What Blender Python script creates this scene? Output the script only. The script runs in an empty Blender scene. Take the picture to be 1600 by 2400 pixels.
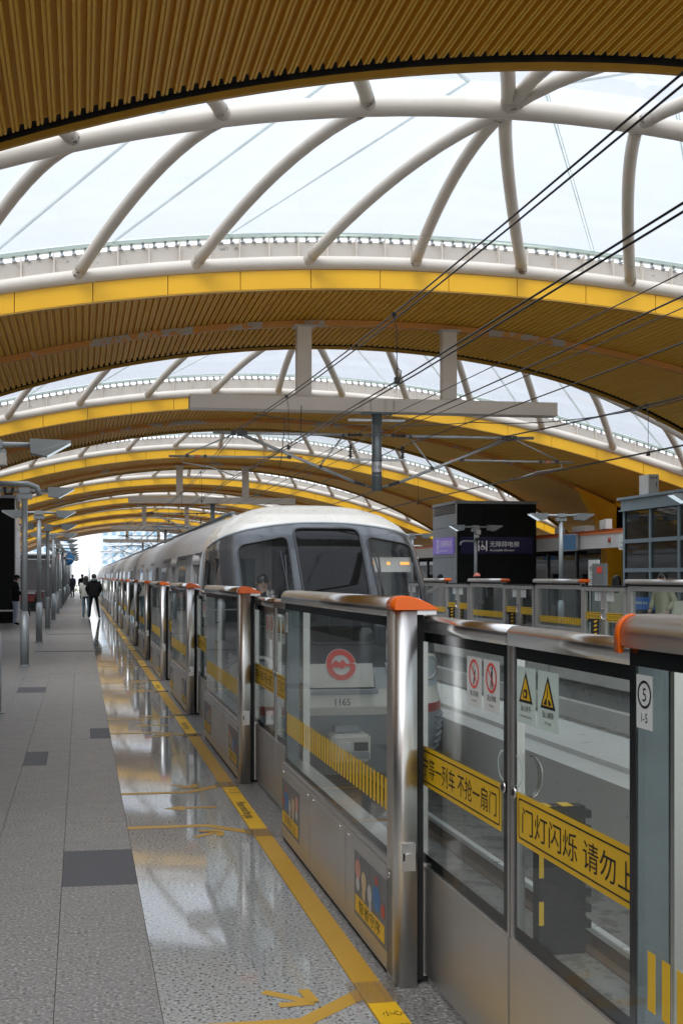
import bpy, bmesh, math, random
from math import sin, cos, pi, sqrt, radians
from mathutils import Vector, Matrix
random.seed(11)
SC = bpy.context.scene
COL = SC.collection

# ------------------------------------------------------------------ camera, world, sun, exposure
cam = bpy.data.cameras.new('camera')
cam_o = bpy.data.objects.new('camera', cam); COL.objects.link(cam_o)
cam.sensor_fit = 'VERTICAL'; cam.sensor_height = 36.0; cam.lens = 40.5
cam.shift_x = 190 / 2400; cam.shift_y = 151 / 2400
cam.clip_start = 0.05; cam.clip_end = 3000
cam_o.location = (0, 0, 1.64)
cam_o.rotation_euler = (radians(90), 0, -math.atan(420 / 2700))
SC.camera = cam_o

W = bpy.data.worlds.new('World'); SC.world = W; W.use_nodes = True
wn = W.node_tree.nodes; wl = W.node_tree.links
bg = wn['Background']
sky = wn.new('ShaderNodeTexSky'); sky.sky_type = 'NISHITA'; sky.sun_disc = False
SUN_EL, SUN_ROT = radians(52), radians(200)
sky.sun_elevation = SUN_EL; sky.sun_rotation = SUN_ROT
sky.air_density = 1.0; sky.dust_density = 4.0; sky.ozone_density = 1.0
sc1 = wn.new('ShaderNodeVectorMath'); sc1.operation = 'SCALE'; sc1.inputs['Scale'].default_value = 0.2
hs = wn.new('ShaderNodeHueSaturation'); hs.inputs['Saturation'].default_value = 0.45
# overcast: standard CIE sky, zenith three times as bright as the horizon
ge = wn.new('ShaderNodeNewGeometry'); sp = wn.new('ShaderNodeSeparateXYZ'); wl.new(ge.outputs['Incoming'], sp.inputs[0])
el = wn.new('ShaderNodeMath'); el.operation = 'MULTIPLY_ADD'; el.inputs[1].default_value = -2 / 3; el.inputs[2].default_value = 1 / 3
wl.new(sp.outputs['Z'], el.inputs[0])
mxz = wn.new('ShaderNodeMath'); mxz.operation = 'MAXIMUM'; mxz.inputs[1].default_value = 1 / 3; wl.new(el.outputs[0], mxz.inputs[0])
ov = wn.new('ShaderNodeVectorMath'); ov.operation = 'SCALE'; ov.inputs[0].default_value = (17.2, 17.8, 18.9); wl.new(mxz.outputs[0], ov.inputs['Scale'])
ad = wn.new('ShaderNodeVectorMath'); ad.operation = 'ADD'; wl.new(ov.outputs[0], ad.inputs[1])
wl.new(sky.outputs[0], hs.inputs['Color']); wl.new(hs.outputs[0], sc1.inputs[0])
wl.new(sc1.outputs[0], ad.inputs[0]); wl.new(ad.outputs[0], bg.inputs['Color'])
bg.inputs['Strength'].default_value = 0.10

sun = bpy.data.lights.new('sun', 'SUN'); sun.energy = 1.5; sun.angle = radians(25); sun.color = (1.0, 0.96, 0.9)
sun_o = bpy.data.objects.new('sun', sun); COL.objects.link(sun_o)
sun_o.rotation_euler = (pi / 2 - SUN_EL, 0, -SUN_ROT + pi)
SC.view_settings.view_transform = 'Standard'; SC.view_settings.look = 'None'
SC.view_settings.exposure = 1.05; SC.view_settings.gamma = 1.0
SC.view_settings.use_curve_mapping = False
cy = SC.cycles
cy.use_denoising = True
cy.max_bounces = 14; cy.transparent_max_bounces = 24; cy.glossy_bounces = 6; cy.diffuse_bounces = 5
cy.caustics_reflective = False; cy.caustics_refractive = False
cy.sample_clamp_indirect = 6.0

# ------------------------------------------------------------------ materials
def nd(t, k, **kw):
    n = t.nodes.new(k)
    for a, b in kw.items(): setattr(n, a, b)
    return n
def C4(c): return (c[0], c[1], c[2], 1)
def setin(n, name, v):
    if name in n.inputs: n.inputs[name].default_value = v
def noise(t, vec, scale, detail=4, rough=.55):
    n = nd(t, 'ShaderNodeTexNoise'); n.inputs['Scale'].default_value = scale
    n.inputs['Detail'].default_value = detail; n.inputs['Roughness'].default_value = rough
    if vec is not None: t.links.new(vec, n.inputs['Vector'])
    return n.outputs['Fac']
def ramp(t, fac, stops):
    r = nd(t, 'ShaderNodeValToRGB'); e = r.color_ramp.elements
    while len(e) < len(stops): e.new(.5)
    for i, (p, c) in enumerate(stops):
        e[i].position = p; e[i].color = C4(c) if not isinstance(c, (int, float)) else (c, c, c, 1)
    t.links.new(fac, r.inputs['Fac']); return r.outputs['Color']
def mixc(t, fac, a, b):
    m = nd(t, 'ShaderNodeMix', data_type='RGBA')
    for s, v in ((m.inputs[0], fac), (m.inputs[6], a), (m.inputs[7], b)):
        if isinstance(v, bpy.types.NodeSocket): t.links.new(v, s)
        elif isinstance(v, (int, float)): s.default_value = v
        else: s.default_value = C4(v)
    return m.outputs[2]
def mapped(t, scale=(1, 1, 1), coord='pos'):
    if coord == 'pos': o = nd(t, 'ShaderNodeNewGeometry').outputs['Position']
    else: o = nd(t, 'ShaderNodeTexCoord').outputs['Object']
    m = nd(t, 'ShaderNodeMapping'); m.inputs['Scale'].default_value = scale
    t.links.new(o, m.inputs['Vector']); return m.outputs['Vector']
def M(name, col=(.5, .5, .5), rough=.5, metal=0, vary=.12, vs=3.0, stretch=(1, 1, 1), bump=0, bs=60, spec=.5, coat=0,
      emit=None, es=1, rvary=.12, coord='pos', colf=None):
    m = bpy.data.materials.new(name); m.use_nodes = True; t = m.node_tree
    b = t.nodes['Principled BSDF']
    v = mapped(t, stretch, coord)
    if colf: base = colf(t, v)
    else:
        f = noise(t, v, vs)
        base = ramp(t, f, [(.25, tuple(c * (1 - vary) for c in col)), (.75, tuple(min(1, c * (1 + vary)) for c in col))])
    t.links.new(base, b.inputs['Base Color'])
    if rvary:
        r = ramp(t, noise(t, v, vs * 2.3, 3), [(.3, max(.02, rough * (1 - rvary))), (.7, min(1, rough * (1 + rvary)))])
        t.links.new(r, b.inputs['Roughness'])
    else: b.inputs['Roughness'].default_value = rough
    b.inputs['Metallic'].default_value = metal
    setin(b, 'Specular IOR Level', spec); setin(b, 'Coat Weight', coat); setin(b, 'Coat Roughness', .05)
    if bump:
        bp = nd(t, 'ShaderNodeBump'); bp.inputs['Strength'].default_value = bump; bp.inputs['Distance'].default_value = .01
        t.links.new(noise(t, v, bs, 3), bp.inputs['Height']); t.links.new(bp.outputs[0], b.inputs['Normal'])
    if emit:
        b.inputs['Emission Color'].default_value = C4(emit); b.inputs['Emission Strength'].default_value = es
    return m
def glass(name, tint=(.86, .93, .91), ior=1.5, rough=.02, dirt=.06, gain=1.0):
    m = bpy.data.materials.new(name); m.use_nodes = True; t = m.node_tree
    for n in list(t.nodes): t.nodes.remove(n)
    out = nd(t, 'ShaderNodeOutputMaterial')
    g = nd(t, 'ShaderNodeNewGeometry')
    mi = nd(t, 'ShaderNodeMix', data_type='FLOAT'); mi.inputs[2].default_value = ior; mi.inputs[3].default_value = 1 / ior
    t.links.new(g.outputs['Backfacing'], mi.inputs[0])
    fr = nd(t, 'ShaderNodeFresnel'); t.links.new(mi.outputs[0], fr.inputs['IOR'])
    ml = nd(t, 'ShaderNodeMath', operation='MULTIPLY'); ml.inputs[1].default_value = gain; ml.use_clamp = True
    t.links.new(fr.outputs[0], ml.inputs[0])
    tr = nd(t, 'ShaderNodeBsdfTransparent'); tr.inputs['Color'].default_value = C4(tint)
    gl = nd(t, 'ShaderNodeBsdfGlossy'); gl.inputs['Roughness'].default_value = rough
    mx = nd(t, 'ShaderNodeMixShader')
    t.links.new(ml.outputs[0], mx.inputs[0]); t.links.new(tr.outputs[0], mx.inputs[1]); t.links.new(gl.outputs[0], mx.inputs[2])
    df = nd(t, 'ShaderNodeBsdfDiffuse'); df.inputs['Color'].default_value = (.55, .58, .56, 1)
    f2 = nd(t, 'ShaderNodeMath', operation='MULTIPLY'); f2.inputs[1].default_value = dirt
    t.links.new(noise(t, g.outputs['Position'], 1.7, 5), f2.inputs[0])
    m2 = nd(t, 'ShaderNodeMixShader'); t.links.new(f2.outputs[0], m2.inputs[0])
    t.links.new(mx.outputs[0], m2.inputs[1]); t.links.new(df.outputs[0], m2.inputs[2])
    t.links.new(m2.outputs[0], out.inputs['Surface']); return m

def granite(lo, mid, hi, s):
    def f(t, v):
        a = noise(t, v, s, 2, .6)
        base = ramp(t, a, [(.36, lo), (.43, mid), (.57, mid), (.67, hi)])
        big = noise(t, v, .55, 4)
        return mixc(t, ramp(t, big, [(.3, .0), (.75, .38)]), base, tuple(c * .62 for c in mid))
    return f
def flaky(base, patch1, patch2, lo=.60, s=1.1, st=(1, 1, 1)):
    def f(t, v):
        a = noise(t, v, s, 6, .65); b = noise(t, v, s * 3.1, 5, .6)
        c1 = mixc(t, ramp(t, noise(t, v, .7, 3), [(.3, 0), (.8, .35)]), base, tuple(x * .8 for x in base))
        c2 = mixc(t, ramp(t, a, [(lo, 0), (lo + .015, 1)]), c1, patch1)
        return mixc(t, ramp(t, b, [(lo + .03, 0), (lo + .045, 1)]), c2, patch2)
    return f
def spotted(base, spot, s=9, lo=.68):
    def f(t, v):
        c1 = mixc(t, noise(t, v, 1.3, 4), tuple(x * .86 for x in base), tuple(min(1, x * 1.08) for x in base))
        c1 = mixc(t, ramp(t, noise(t, v, .35, 4), [(.45, 0), (.8, .35)]), c1, tuple(x * .7 for x in base))
        return mixc(t, ramp(t, noise(t, v, s, 5, .7), [(lo, 0), (lo + .02, .85)]), c1, spot)
    return f

MT = {}
MT['granite'] = M('matte_granite', rough=.37, bump=.05, bs=150, colf=granite((.045, .043, .041), (.215, .207, .197), (.50, .485, .46), 62))
MT['polish'] = M('polished_granite', rough=.050, rvary=.25, spec=.60, coat=.3, vs=1.2, colf=granite((.020, .022, .025), (.39, .40, .395), (.62, .63, .62), 66))
MT['darktile'] = M('dark_tile', (.075, .076, .085), .6, vary=.15, vs=60)
MT['joint'] = M('joint_mortar', (.085, .083, .08), .9)
MT['yline'] = M('yellow_line_paint', rough=.32, spec=.4, colf=spotted((.56, .315, .03), (.25, .14, .03), 7, .66))
MT['yplate'] = M('yellow_plate', (.80, .47, .012), .35, vary=.08)
MT['film'] = glass('clear_film', (.95, .93, .90), 1.3, .1, .08)
MT['steel'] = M('brushed_steel', (.66, .645, .62), .38, 1, vary=.03, vs=2.5, rvary=.08)
MT['chrome'] = M('polished_steel', (.68, .67, .65), .24, 1, vary=.02, vs=1.5, rvary=.06)
MT['alu'] = M('grey_aluminium', (.46, .45, .43), .45, .5, vary=.1, vs=6)
MT['orange'] = M('orange_plastic', (.78, .125, .002), .30, vary=.05, coat=.12, spec=.35)
MT['frit'] = M('black_glass_border', (.012, .014, .015), .12, vary=.2)
MT['rubber'] = M('black_rubber', (.018, .018, .019), .7, bump=.2)
MT['glass'] = glass('gate_glass', (.89, .935, .925), 1.5, .015, .03, .8)
MT['farglass'] = glass('far_glass', (.82, .88, .87), 1.45, .02, .06)
MT['sticker_y'] = M('yellow_sticker', (.82, .50, .012), .4, vary=.05)
MT['sticker_w'] = M('white_sticker', (.74, .77, .74), .4, vary=.05)
MT['sticker_g'] = M('pale_green_sticker', (.60, .72, .66), .4, vary=.05)
MT['ink'] = M('black_ink', (.012, .012, .012), .5, vary=.1)
MT['red'] = M('red_print', (.85, .085, .06), .45, vary=.06)
MT['white'] = M('white_print', (.80, .80, .80), .45, vary=.04)
MT['ochre'] = M('ochre_corrugated_sheet', rough=.5, spec=.35, colf=lambda t, v: mixc(t, noise(t, mapped(t, (9, .25, 9)), 3, 4), (.70, .385, .036), (.84, .50, .058)))
MT['yellow'] = M('yellow_fascia', rough=.36, colf=lambda t, v: mixc(t, ramp(t, noise(t, v, .8, 5), [(.3, 0), (.8, 1)]), (.93, .515, .020), (.86, .455, .018)))
MT['lip'] = M('ochre_trim', (.52, .28, .035), .42, vary=.12)
MT['dark'] = M('painted_gap_shade', (.010, .010, .010), .9, vary=.1)  # near-black fill for gaps, their shade painted as colour
MT['rib'] = M('peeling_orange_paint', rough=.6, colf=flaky((.60, .27, .06), (.42, .40, .36), (.72, .26, .02), .57, 1.3))
MT['tube'] = M('beige_painted_steel', rough=.42, colf=spotted((.69, .63, .55), (.16, .14, .12), 5.5, .70))
MT['peel'] = M('peeling_steel', rough=.55, colf=spotted((.64, .58, .50), (.09, .08, .075), 6.5, .56))
MT['gutter'] = M('grey_gutter', rough=.5, colf=spotted((.56, .515, .46), (.26, .25, .23), 3.5, .64))
MT['galv'] = M('galvanised_steel', (.46, .49, .50), .42, .6, vary=.18, vs=7)
MT['galvd'] = M('dark_galvanised_steel', (.20, .235, .25), .45, .6, vary=.18, vs=7)
MT['skylight'] = glass('skylight_glass', (.70, .718, .742), 1.35, .04, .04, .5)
MT['sealant'] = glass('pale_green_joint', (.84, .87, .85), 1.2, .3, .32, .3)
MT['railgreen'] = M('pale_green_rail', (.46, .55, .50), .5, vary=.1)
MT['roofskin'] = M('roof_skin', (.55, .56, .56), .5)
MT['wire'] = M('overhead_wire', (.035, .036, .038), .4, .6)
MT['insul'] = M('dark_insulator', (.045, .040, .04), .35)
MT['redtape'] = M('reddish_tape', (.60, .22, .16), .6)
MT['grey_paint'] = M('grey_lamp_paint', (.335, .365, .375), .38, .25, vary=.08, vs=2)
MT['lampw'] = M('lamp_lens', (.62, .70, .72), .3, emit=(.75, .9, 1), es=.35)
MT['trainw'] = M('train_white', (.78, .76, .70), .28, coat=.4, vary=.05, vs=1.2)
MT['trains'] = M('train_side_metal', (.58, .585, .59), .40, .3, vary=.06, vs=1.1, rvary=.3)
MT['mask'] = M('train_dark_mask', (.070, .079, .090), .22, coat=.3, vary=.15, vs=1.5)
MT['maskgrey'] = M('train_grey_lower', (.42, .47, .50), .3, vary=.06)
MT['gasket'] = M('window_gasket', (.028, .030, .033), .45)
MT['wglass'] = glass('windscreen_glass', (.93, .95, .95), 1.5, .02, .025, .35)
MT['wdark'] = glass('dark_windscreen', (.008, .008, .010), 1.5, .03, .03, .5)
MT['bumper'] = M('grey_bumper', (.30, .335, .36), .45, vary=.08)
MT['trainred'] = M('train_red_stripe', (.34, .045, .035), .3)
MT['cabin'] = M('cab_interior', (.78, .78, .74), .7)
MT['cabdark'] = M('cab_dark', (.03, .03, .032), .7)
MT['tdoor'] = M('train_door', (.42, .42, .41), .32, .7)
MT['twin'] = M('train_window', (.022, .027, .03), .08, spec=.6, coat=.4)
MT['headlamp'] = M('headlamp_lit', (.9, .95, 1), .2, emit=(.72, .93, 1.0), es=5.0)
MT['amber'] = M('amber_display', (.9, .4, .05), .4, emit=(1.0, .42, .04), es=.7)
MT['concrete'] = M('pale_concrete', rough=.8, bump=.15, bs=30, colf=spotted((.60, .585, .55), (.36, .35, .32), 4, .63))
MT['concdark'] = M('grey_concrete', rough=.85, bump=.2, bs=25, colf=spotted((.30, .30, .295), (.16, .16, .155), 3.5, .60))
MT['bed'] = M('track_bed', rough=.9, bump=.5, bs=40, colf=spotted((.19, .18, .165), (.09, .08, .07), 5, .52))
MT['rail'] = M('rail_steel', (.74, .74, .73), .3, .6, vary=.06)
MT['railside'] = M('rusty_rail_side', (.12, .075, .05), .8)
MT['elevg'] = M('grey_elevator_panel', (.30, .345, .385), .42, .1, vary=.06)
MT['elevd'] = M('black_elevator_panel', (.011, .0125, .013), .5, spec=.15, vary=.2)
MT['silver'] = M('silver_panel', (.52, .53, .56), .3, .6, vary=.06, stretch=(1, 1, .3))
MT['purple'] = M('purple_sign', (.17, .115, .44), .4, vary=.05, emit=(.25, .18, .62), es=.12)
MT['navy'] = M('navy_sign', (.018, .018, .075), .35, vary=.1)
MT['navy2'] = M('navy_blank_sign', (.008, .012, .10), .35)
MT['signink'] = M('sign_white', (.80, .78, .78), .4, emit=(.9, .85, .85), es=.05)
MT['facade'] = M('grey_facade', (.66, .66, .64), .5, vary=.05)
MT['fcorange'] = M('orange_facade_strip', (.72, .20, .05), .45, vary=.08)
MT['fcred'] = M('red_brown_facade_cap', (.38, .075, .022), .5, vary=.1)
MT['column'] = M('orange_column_paint', (.96, .46, .010), .42, vary=.05)
MT['kiosk'] = M('blue_grey_frame', (.235, .315, .355), .4, .1, vary=.06)
MT['kglass'] = glass('kiosk_glass', (.20, .23, .24), 1.5, .02, .10)
MT['room'] = M('dim_room', (.05, .052, .055), .7)
MT['roomlight'] = M('pale_room_panel', (.35, .42, .43), .6)
MT['blue'] = M('blue_banner', (.01, .17, .62), .4, vary=.05)
MT['boxgrey'] = M('grey_cabinet', (.20, .21, .21), .5)
MT['ivory'] = M('ivory_box', (.60, .60, .56), .5)
MT['screen'] = M('screen_glow', (.02, .05, .09), .2, emit=(.12, .28, .5), es=.08)
MT['poster'] = M('grey_poster', (.155, .155, .155), .4, vary=.12, vs=9)
MT['pwhite'] = M('poster_white', (.55, .53, .50), .4)
MT['ppink'] = M('poster_pink', (.62, .28, .20), .4)
MT['pcream'] = M('poster_cream', (.62, .47, .25), .4)
MT['pblue'] = M('poster_blue', (.02, .17, .42), .4)
MT['pred'] = M('poster_red', (.55, .06, .04), .4)
MT['bench'] = M('dark_red_bench', (.14, .018, .018), .5)
MT['shed'] = M('dark_grey_cladding', (.060, .058, .060), .6, vary=.15)
MT['ground'] = M('city_ground', (.36, .36, .34), .95)
MT['city'] = M('pale_building', (.36, .40, .45), .8, vary=.06)
MT['cityglass'] = M('pale_blue_window', (.16, .27, .36), .4)
MT['trunk'] = M('tree_bark', (.10, .08, .06), .9)
MT['leaf'] = M('tree_leaf', (.09, .13, .06), .7, vary=.3, vs=2)
MT['skin'] = M('skin', (.52, .33, .24), .5, vary=.06)
MT['hair'] = M('black_hair', (.012, .010, .010), .45, vary=.3, vs=30)
for n, c in dict(black=(.010, .010, .011), hood=(.16, .185, .19), jean=(.10, .17, .215), offwhite=(.50, .49, .44), paleblue=(.36, .40, .50), khaki=(.44, .415, .29), cream=(.68, .63, .50), greyjean=(.20, .22, .25), pinkgrey=(.46, .38, .36), capred=(.62, .20, .16), navycloth=(.02, .024, .035), brown=(.10, .07, .05), shoe=(.015, .015, .015)).items():
    MT['c_' + n] = M('cloth_' + n, c, .85, vary=.14, vs=14, spec=.2)

# ------------------------------------------------------------------ mesh builder and object helpers
ORG = {}
def link(o): COL.objects.link(o); return o
class MB:
    def __init__(s): s.v = []; s.f = []; s.m = []; s.s = []
    def add(s, vs, fs, mi=0, sm=False):
        n = len(s.v); s.v += [tuple(p) for p in vs]
        for f in fs: s.f.append(tuple(i + n for i in f)); s.m.append(mi); s.s.append(sm)
        return s
    def box(s, x0, x1, y0, y1, z0, z1, mi=0):
        vs = [(x, y, z) for x in (x0, x1) for y in (y0, y1) for z in (z0, z1)]
        return s.add(vs, [(0, 1, 3, 2), (4, 6, 7, 5), (0, 4, 5, 1), (2, 3, 7, 6), (0, 2, 6, 4), (1, 5, 7, 3)], mi)
    def obox(s, c, ax, ay, az, mi=0):       # oriented box: centre and three half vectors
        c, ax, ay, az = map(Vector, (c, ax, ay, az))
        vs = [c + i * ax + j * ay + k * az for i in (-1, 1) for j in (-1, 1) for k in (-1, 1)]
        return s.add(vs, [(0, 1, 3, 2), (4, 6, 7, 5), (0, 4, 5, 1), (2, 3, 7, 6), (0, 2, 6, 4), (1, 5, 7, 3)], mi)
    def prism(s, poly, ax, a0, a1, mi=0, sm=False):  # polygon in the other two axes, extruded along ax
        def P(p, a): return {'x': (a, p[0], p[1]), 'y': (p[0], a, p[1]), 'z': (p[0], p[1], a)}[ax]
        n = len(poly); vs = [P(p, a0) for p in poly] + [P(p, a1) for p in poly]
        s.add(vs, [tuple(range(n))[::-1], tuple(range(n, 2 * n))], mi)
        return s.add(vs, [(i, (i + 1) % n, (i + 1) % n + n, i + n) for i in range(n)], mi, sm)
    def tube(s, pts, r, n=8, mi=0, cap=True, sm=True):
        pts = [Vector(p) for p in pts]; rr = r if isinstance(r, (list, tuple)) else [r] * len(pts)
        rings = []; up = Vector((0, 0, 1)); prev = None
        for i, p in enumerate(pts):
            d = (pts[min(i + 1, len(pts) - 1)] - pts[max(i - 1, 0)]).normalized()
            if prev is None:
                a = d.cross(up)
                if a.length < .05: a = d.cross(Vector((0, 1, 0)))
                a.normalize()
            else:
                a = prev - d * prev.dot(d); a.normalize()
            prev = a; b = a.cross(d)
            rings.append([p + (a * cos(2 * pi * k / n) + b * sin(2 * pi * k / n)) * rr[i] for k in range(n)])
        vs = [q for R in rings for q in R]; fs = []
        for i in range(len(pts) - 1):
            for k in range(n): fs.append((i * n + k, i * n + (k + 1) % n, (i + 1) * n + (k + 1) % n, (i + 1) * n + k))
        s.add(vs, fs, mi, sm)
        if cap: s.add(vs, [tuple(range(n))[::-1], tuple(range(len(vs) - n, len(vs)))], mi)
        return s
    def grid(s, P, mi=0, sm=True, closed=False):
        r, c = len(P), len(P[0]); vs = [q for R in P for q in R]; fs = []
        for i in range(r - 1):
            for j in range(c if closed else c - 1): fs.append((i * c + j, i * c + (j + 1) % c, (i + 1) * c + (j + 1) % c, (i + 1) * c + j))
        return s.add(vs, fs, mi, sm)
    def ball(s, c, rx, ry, rz, n=12, m=8, mi=0, z0=-1.0, z1=1.0):
        P = []
        for i in range(m + 1):
            t = math.asin(z0) + (math.asin(z1) - math.asin(z0)) * i / m
            P.append([(c[0] + rx * cos(t) * cos(2 * pi * k / n), c[1] + ry * cos(t) * sin(2 * pi * k / n), c[2] + rz * sin(t)) for k in range(n)])
        return s.grid(P, mi, True, True)
    def disc(s, f, c, r, n=20, mi=0, r0=0):  # flat disc / ring, f maps (a,b)->3d
        o = [f(c[0] + r * cos(2 * pi * k / n), c[1] + r * sin(2 * pi * k / n)) for k in range(n)]
        if r0 == 0: return s.add(o, [tuple(range(n))], mi)
        i = [f(c[0] + r0 * cos(2 * pi * k / n), c[1] + r0 * sin(2 * pi * k / n)) for k in range(n)]
        return s.add(o + i, [(k, (k + 1) % n, n + (k + 1) % n, n + k) for k in range(n)], mi)
    def poly(s, f, pts, mi=0): return s.add([f(*p) for p in pts], [tuple(range(len(pts)))], mi)
    def text(s, f, txt, size, a0=0, b0=0, mi=0, align='l', sx=1.0):
        vs, fs, w = text_geo(txt)
        k = size; off = {'l': 0, 'c': -w * k * sx / 2, 'r': -w * k * sx}[align]
        return s.add([f(a0 + off + x * k * sx, b0 + y * k) for x, y in vs], fs, mi)
    def obj(s, name, mats, parent=None, org=None, bev=0, seg=2):
        if not isinstance(mats, (list, tuple)): mats = [mats]
        if org is None: org = ORG.get(parent.name, (0, 0, 0)) if parent else (0, 0, 0)
        me = bpy.data.meshes.new(name)
        me.from_pydata([(x - org[0], y - org[1], z - org[2]) for x, y, z in s.v], [], s.f)
        me.polygons.foreach_set('material_index', s.m); me.polygons.foreach_set('use_smooth', s.s)
        for m in mats: me.materials.append(MT[m] if isinstance(m, str) else m)
        bm = bmesh.new(); bm.from_mesh(me); bmesh.ops.remove_doubles(bm, verts=bm.verts, dist=1e-5)
        if bev:
            ed = [e for e in bm.edges if len(e.link_faces) == 2 and e.calc_face_angle(0) > .5]
            bmesh.ops.bevel(bm, geom=ed, offset=bev, segments=seg, affect='EDGES', clamp_overlap=True)
        bmesh.ops.recalc_face_normals(bm, faces=bm.faces); bm.to_mesh(me); bm.free()
        o = link(bpy.data.objects.new(name, me)); ORG[o.name] = tuple(org)
        if parent: o.parent = parent
        else: o.location = org
        return o
_tc = {}
def text_geo(t):
    if t in _tc: return _tc[t]
    c = bpy.data.curves.new('txt', 'FONT'); c.body = t; c.resolution_u = 3
    o = bpy.data.objects.new('txt', c); link(o)
    dg = bpy.context.evaluated_depsgraph_get(); me = bpy.data.meshes.new_from_object(o.evaluated_get(dg))
    vs = [(v.co.x, v.co.y) for v in me.vertices]; fs = [tuple(p.vertices) for p in me.polygons]
    bpy.data.objects.remove(o); bpy.data.curves.remove(c); bpy.data.meshes.remove(me)
    x0 = min(v[0] for v in vs); vs = [(v[0] - x0, v[1]) for v in vs]
    _tc[t] = (vs, fs, max(v[0] for v in vs)); return _tc[t]
def thing(name, label, cat, loc=(0, 0, 0), group=None):
    o = link(bpy.data.objects.new(name, None)); o.empty_display_size = .1
    o.location = loc; ORG[o.name] = tuple(loc); return tag(o, label, cat, group)
def tag(o, label, cat, group=None):
    o['label'] = label; o['category'] = cat
    if group: o['group'] = group
    return o
def struct(o): o['kind'] = 'structure'; return o
def stuff(o): o['kind'] = 'stuff'; return o
KIDS = {}
def dup(root, loc, label):
    r = root.copy(); link(r); r.location = loc; r['label'] = label
    for ch in root.children:
        c = ch.copy(); link(c); c.parent = r
        for g in ch.children:
            d = g.copy(); link(d); d.parent = c
    return r
ORD = 'first second third fourth fifth sixth seventh eighth ninth tenth eleventh twelfth thirteenth fourteenth fifteenth sixteenth seventeenth eighteenth nineteenth twentieth twenty-first twenty-second twenty-third twenty-fourth twenty-fifth twenty-sixth twenty-seventh twenty-eighth'.split()

# ------------------------------------------------------------------ setting: ground, platforms, track trough
mb = MB(); mb.box(-900, 900, -300, 1500, -7.2, -7.0); struct(mb.obj('ground', 'ground'))
Y0, Y1 = -14.0, 122.0
fl = MB(); fl.box(-10.5, 1.43, Y0, Y1, -.32, -.032); fl = struct(fl.obj('near_platform_floor', ['joint']))
def tile(par, x0, x1, y0, y1, mat, name='tile', g=.0013):
    m = MB(); m.box(x0 + g, x1 - g, y0 + g, y1 - g, -.031, random.uniform(-.0006, .0004)); return m.obj(name, mat, par)
dark = [(-.1, .3, 6.17), (-.5, -.3, 10.17), (.1, .3, 11.77), (-.9, -.5, 16.57), (-.1, .3, 22.17)]
ny = 22
for i in range(ny):
    y0 = 2.17 + .8 * i
    for j in range(6):
        x1 = .3 - .4 * j; x0 = x1 - .4
        dk = [d for d in dark if abs(d[2] - y0) < .05 and d[0] > x0 - .01 and d[1] < x1 + .01]
        if dk:
            d = dk[0]; tile(fl, d[0], d[1], y0, y0 + .8, 'darktile', 'dark_tile')
            if d[0] - x0 > .05: tile(fl, x0, d[0], y0, y0 + .8, 'granite')
            if x1 - d[1] > .05: tile(fl, d[1], x1, y0, y0 + .8, 'granite')
        else: tile(fl, x0, x1, y0, y0 + .8, 'granite')
    ys = 2.36 + 1.68 * i
    if i < 14: tile(fl, .3, 1.08, ys, ys + 1.68, 'polish', 'polished_tile', .001)
ye = 2.17 + .8 * ny; yp = 2.36 + 1.68 * 14
m = MB()
m.box(-10.5, -2.1, Y0, Y1, -.031, 0); m.box(-2.1, .3, Y0, 2.17, -.031, 0); m.box(-2.1, .3, ye, Y1, -.031, 0)
stuff(m.obj('tile_field', 'granite', fl))
m = MB(); m.box(.3, 1.08, Y0, 2.36, -.031, 0); m.box(.3, 1.08, yp, Y1, -.031, 0); stuff(m.obj('polished_tile_field', 'polish', fl))
m = MB(); m.box(1.195, 1.43, Y0, Y1, -.031, -.002); m.obj('edge_stone', 'granite', fl)
m = MB()
for ya in (25.4, 33.0, 47.0): m.box(-1.0, .28, ya, ya + .35, .0005, .002)
m.obj('dark_floor_strip', 'darktile', fl)
fy = MB()
for a in range(-6, 60): fy.box(1.081, 1.193, a * 2.05 + .4, a * 2.05 + 2.448, -.031, .003)
fy.obj('yellow_edge_line', 'yline', fl)

ft = MB(); ft.box(10.18, 24, Y0, Y1, -.4, 0); struct(ft.obj('far_platform_floor', 'granite'))
m = MB(); m.box(1.45, 10.16, Y0, 220, -1.6, -1.3); struct(m.obj('track_bed', 'bed'))
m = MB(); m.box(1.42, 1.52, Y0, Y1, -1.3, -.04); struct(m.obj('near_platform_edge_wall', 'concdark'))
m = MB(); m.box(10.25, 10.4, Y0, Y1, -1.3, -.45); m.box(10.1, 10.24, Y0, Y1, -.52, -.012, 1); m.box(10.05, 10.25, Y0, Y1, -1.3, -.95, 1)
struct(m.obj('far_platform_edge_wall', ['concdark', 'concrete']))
m = MB(); m.prism([(5.0, -1.3), (5.0, -.33), (5.29, -.30), (5.30, -.245), (6.2, -.23), (6.2, -1.3)], 'y', Y0, 150)
cw = m.obj('track_divider_wall', ['concrete']); tag(cw, 'pale concrete wall with ledge dividing the two tracks', 'wall')
g = MB(); G = lambda a, b: (4.996, 8.35 - a, -.52 + b); g.text(G, '+869', .16, 0, -.05, 0, sx=.9); g.disc(G, (-.32, .03), .02, 8, 0)
g.obj('red_graffiti', 'red', cw)
def rail(x, label):
    t = thing('rail', label, 'rail', (x, 0, -1.3), 'running rails of the two tracks')
    m = MB(); m.prism([(x - .07, -1.3), (x + .07, -1.3), (x + .07, -1.285), (x + .012, -1.265), (x + .012, -1.15), (x - .012, -1.15), (x - .012, -1.265), (x - .07, -1.285)], 'y', Y0, 215); m.obj('rail_web', 'railside', t)
    m = MB(); m.box(x - .036, x + .036, Y0, 215, -1.15, -1.1); m.obj('rail_head', 'rail', t, bev=.006)
rail(2.50, 'shiny steel rail of the train track nearest the steel gates')
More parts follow.
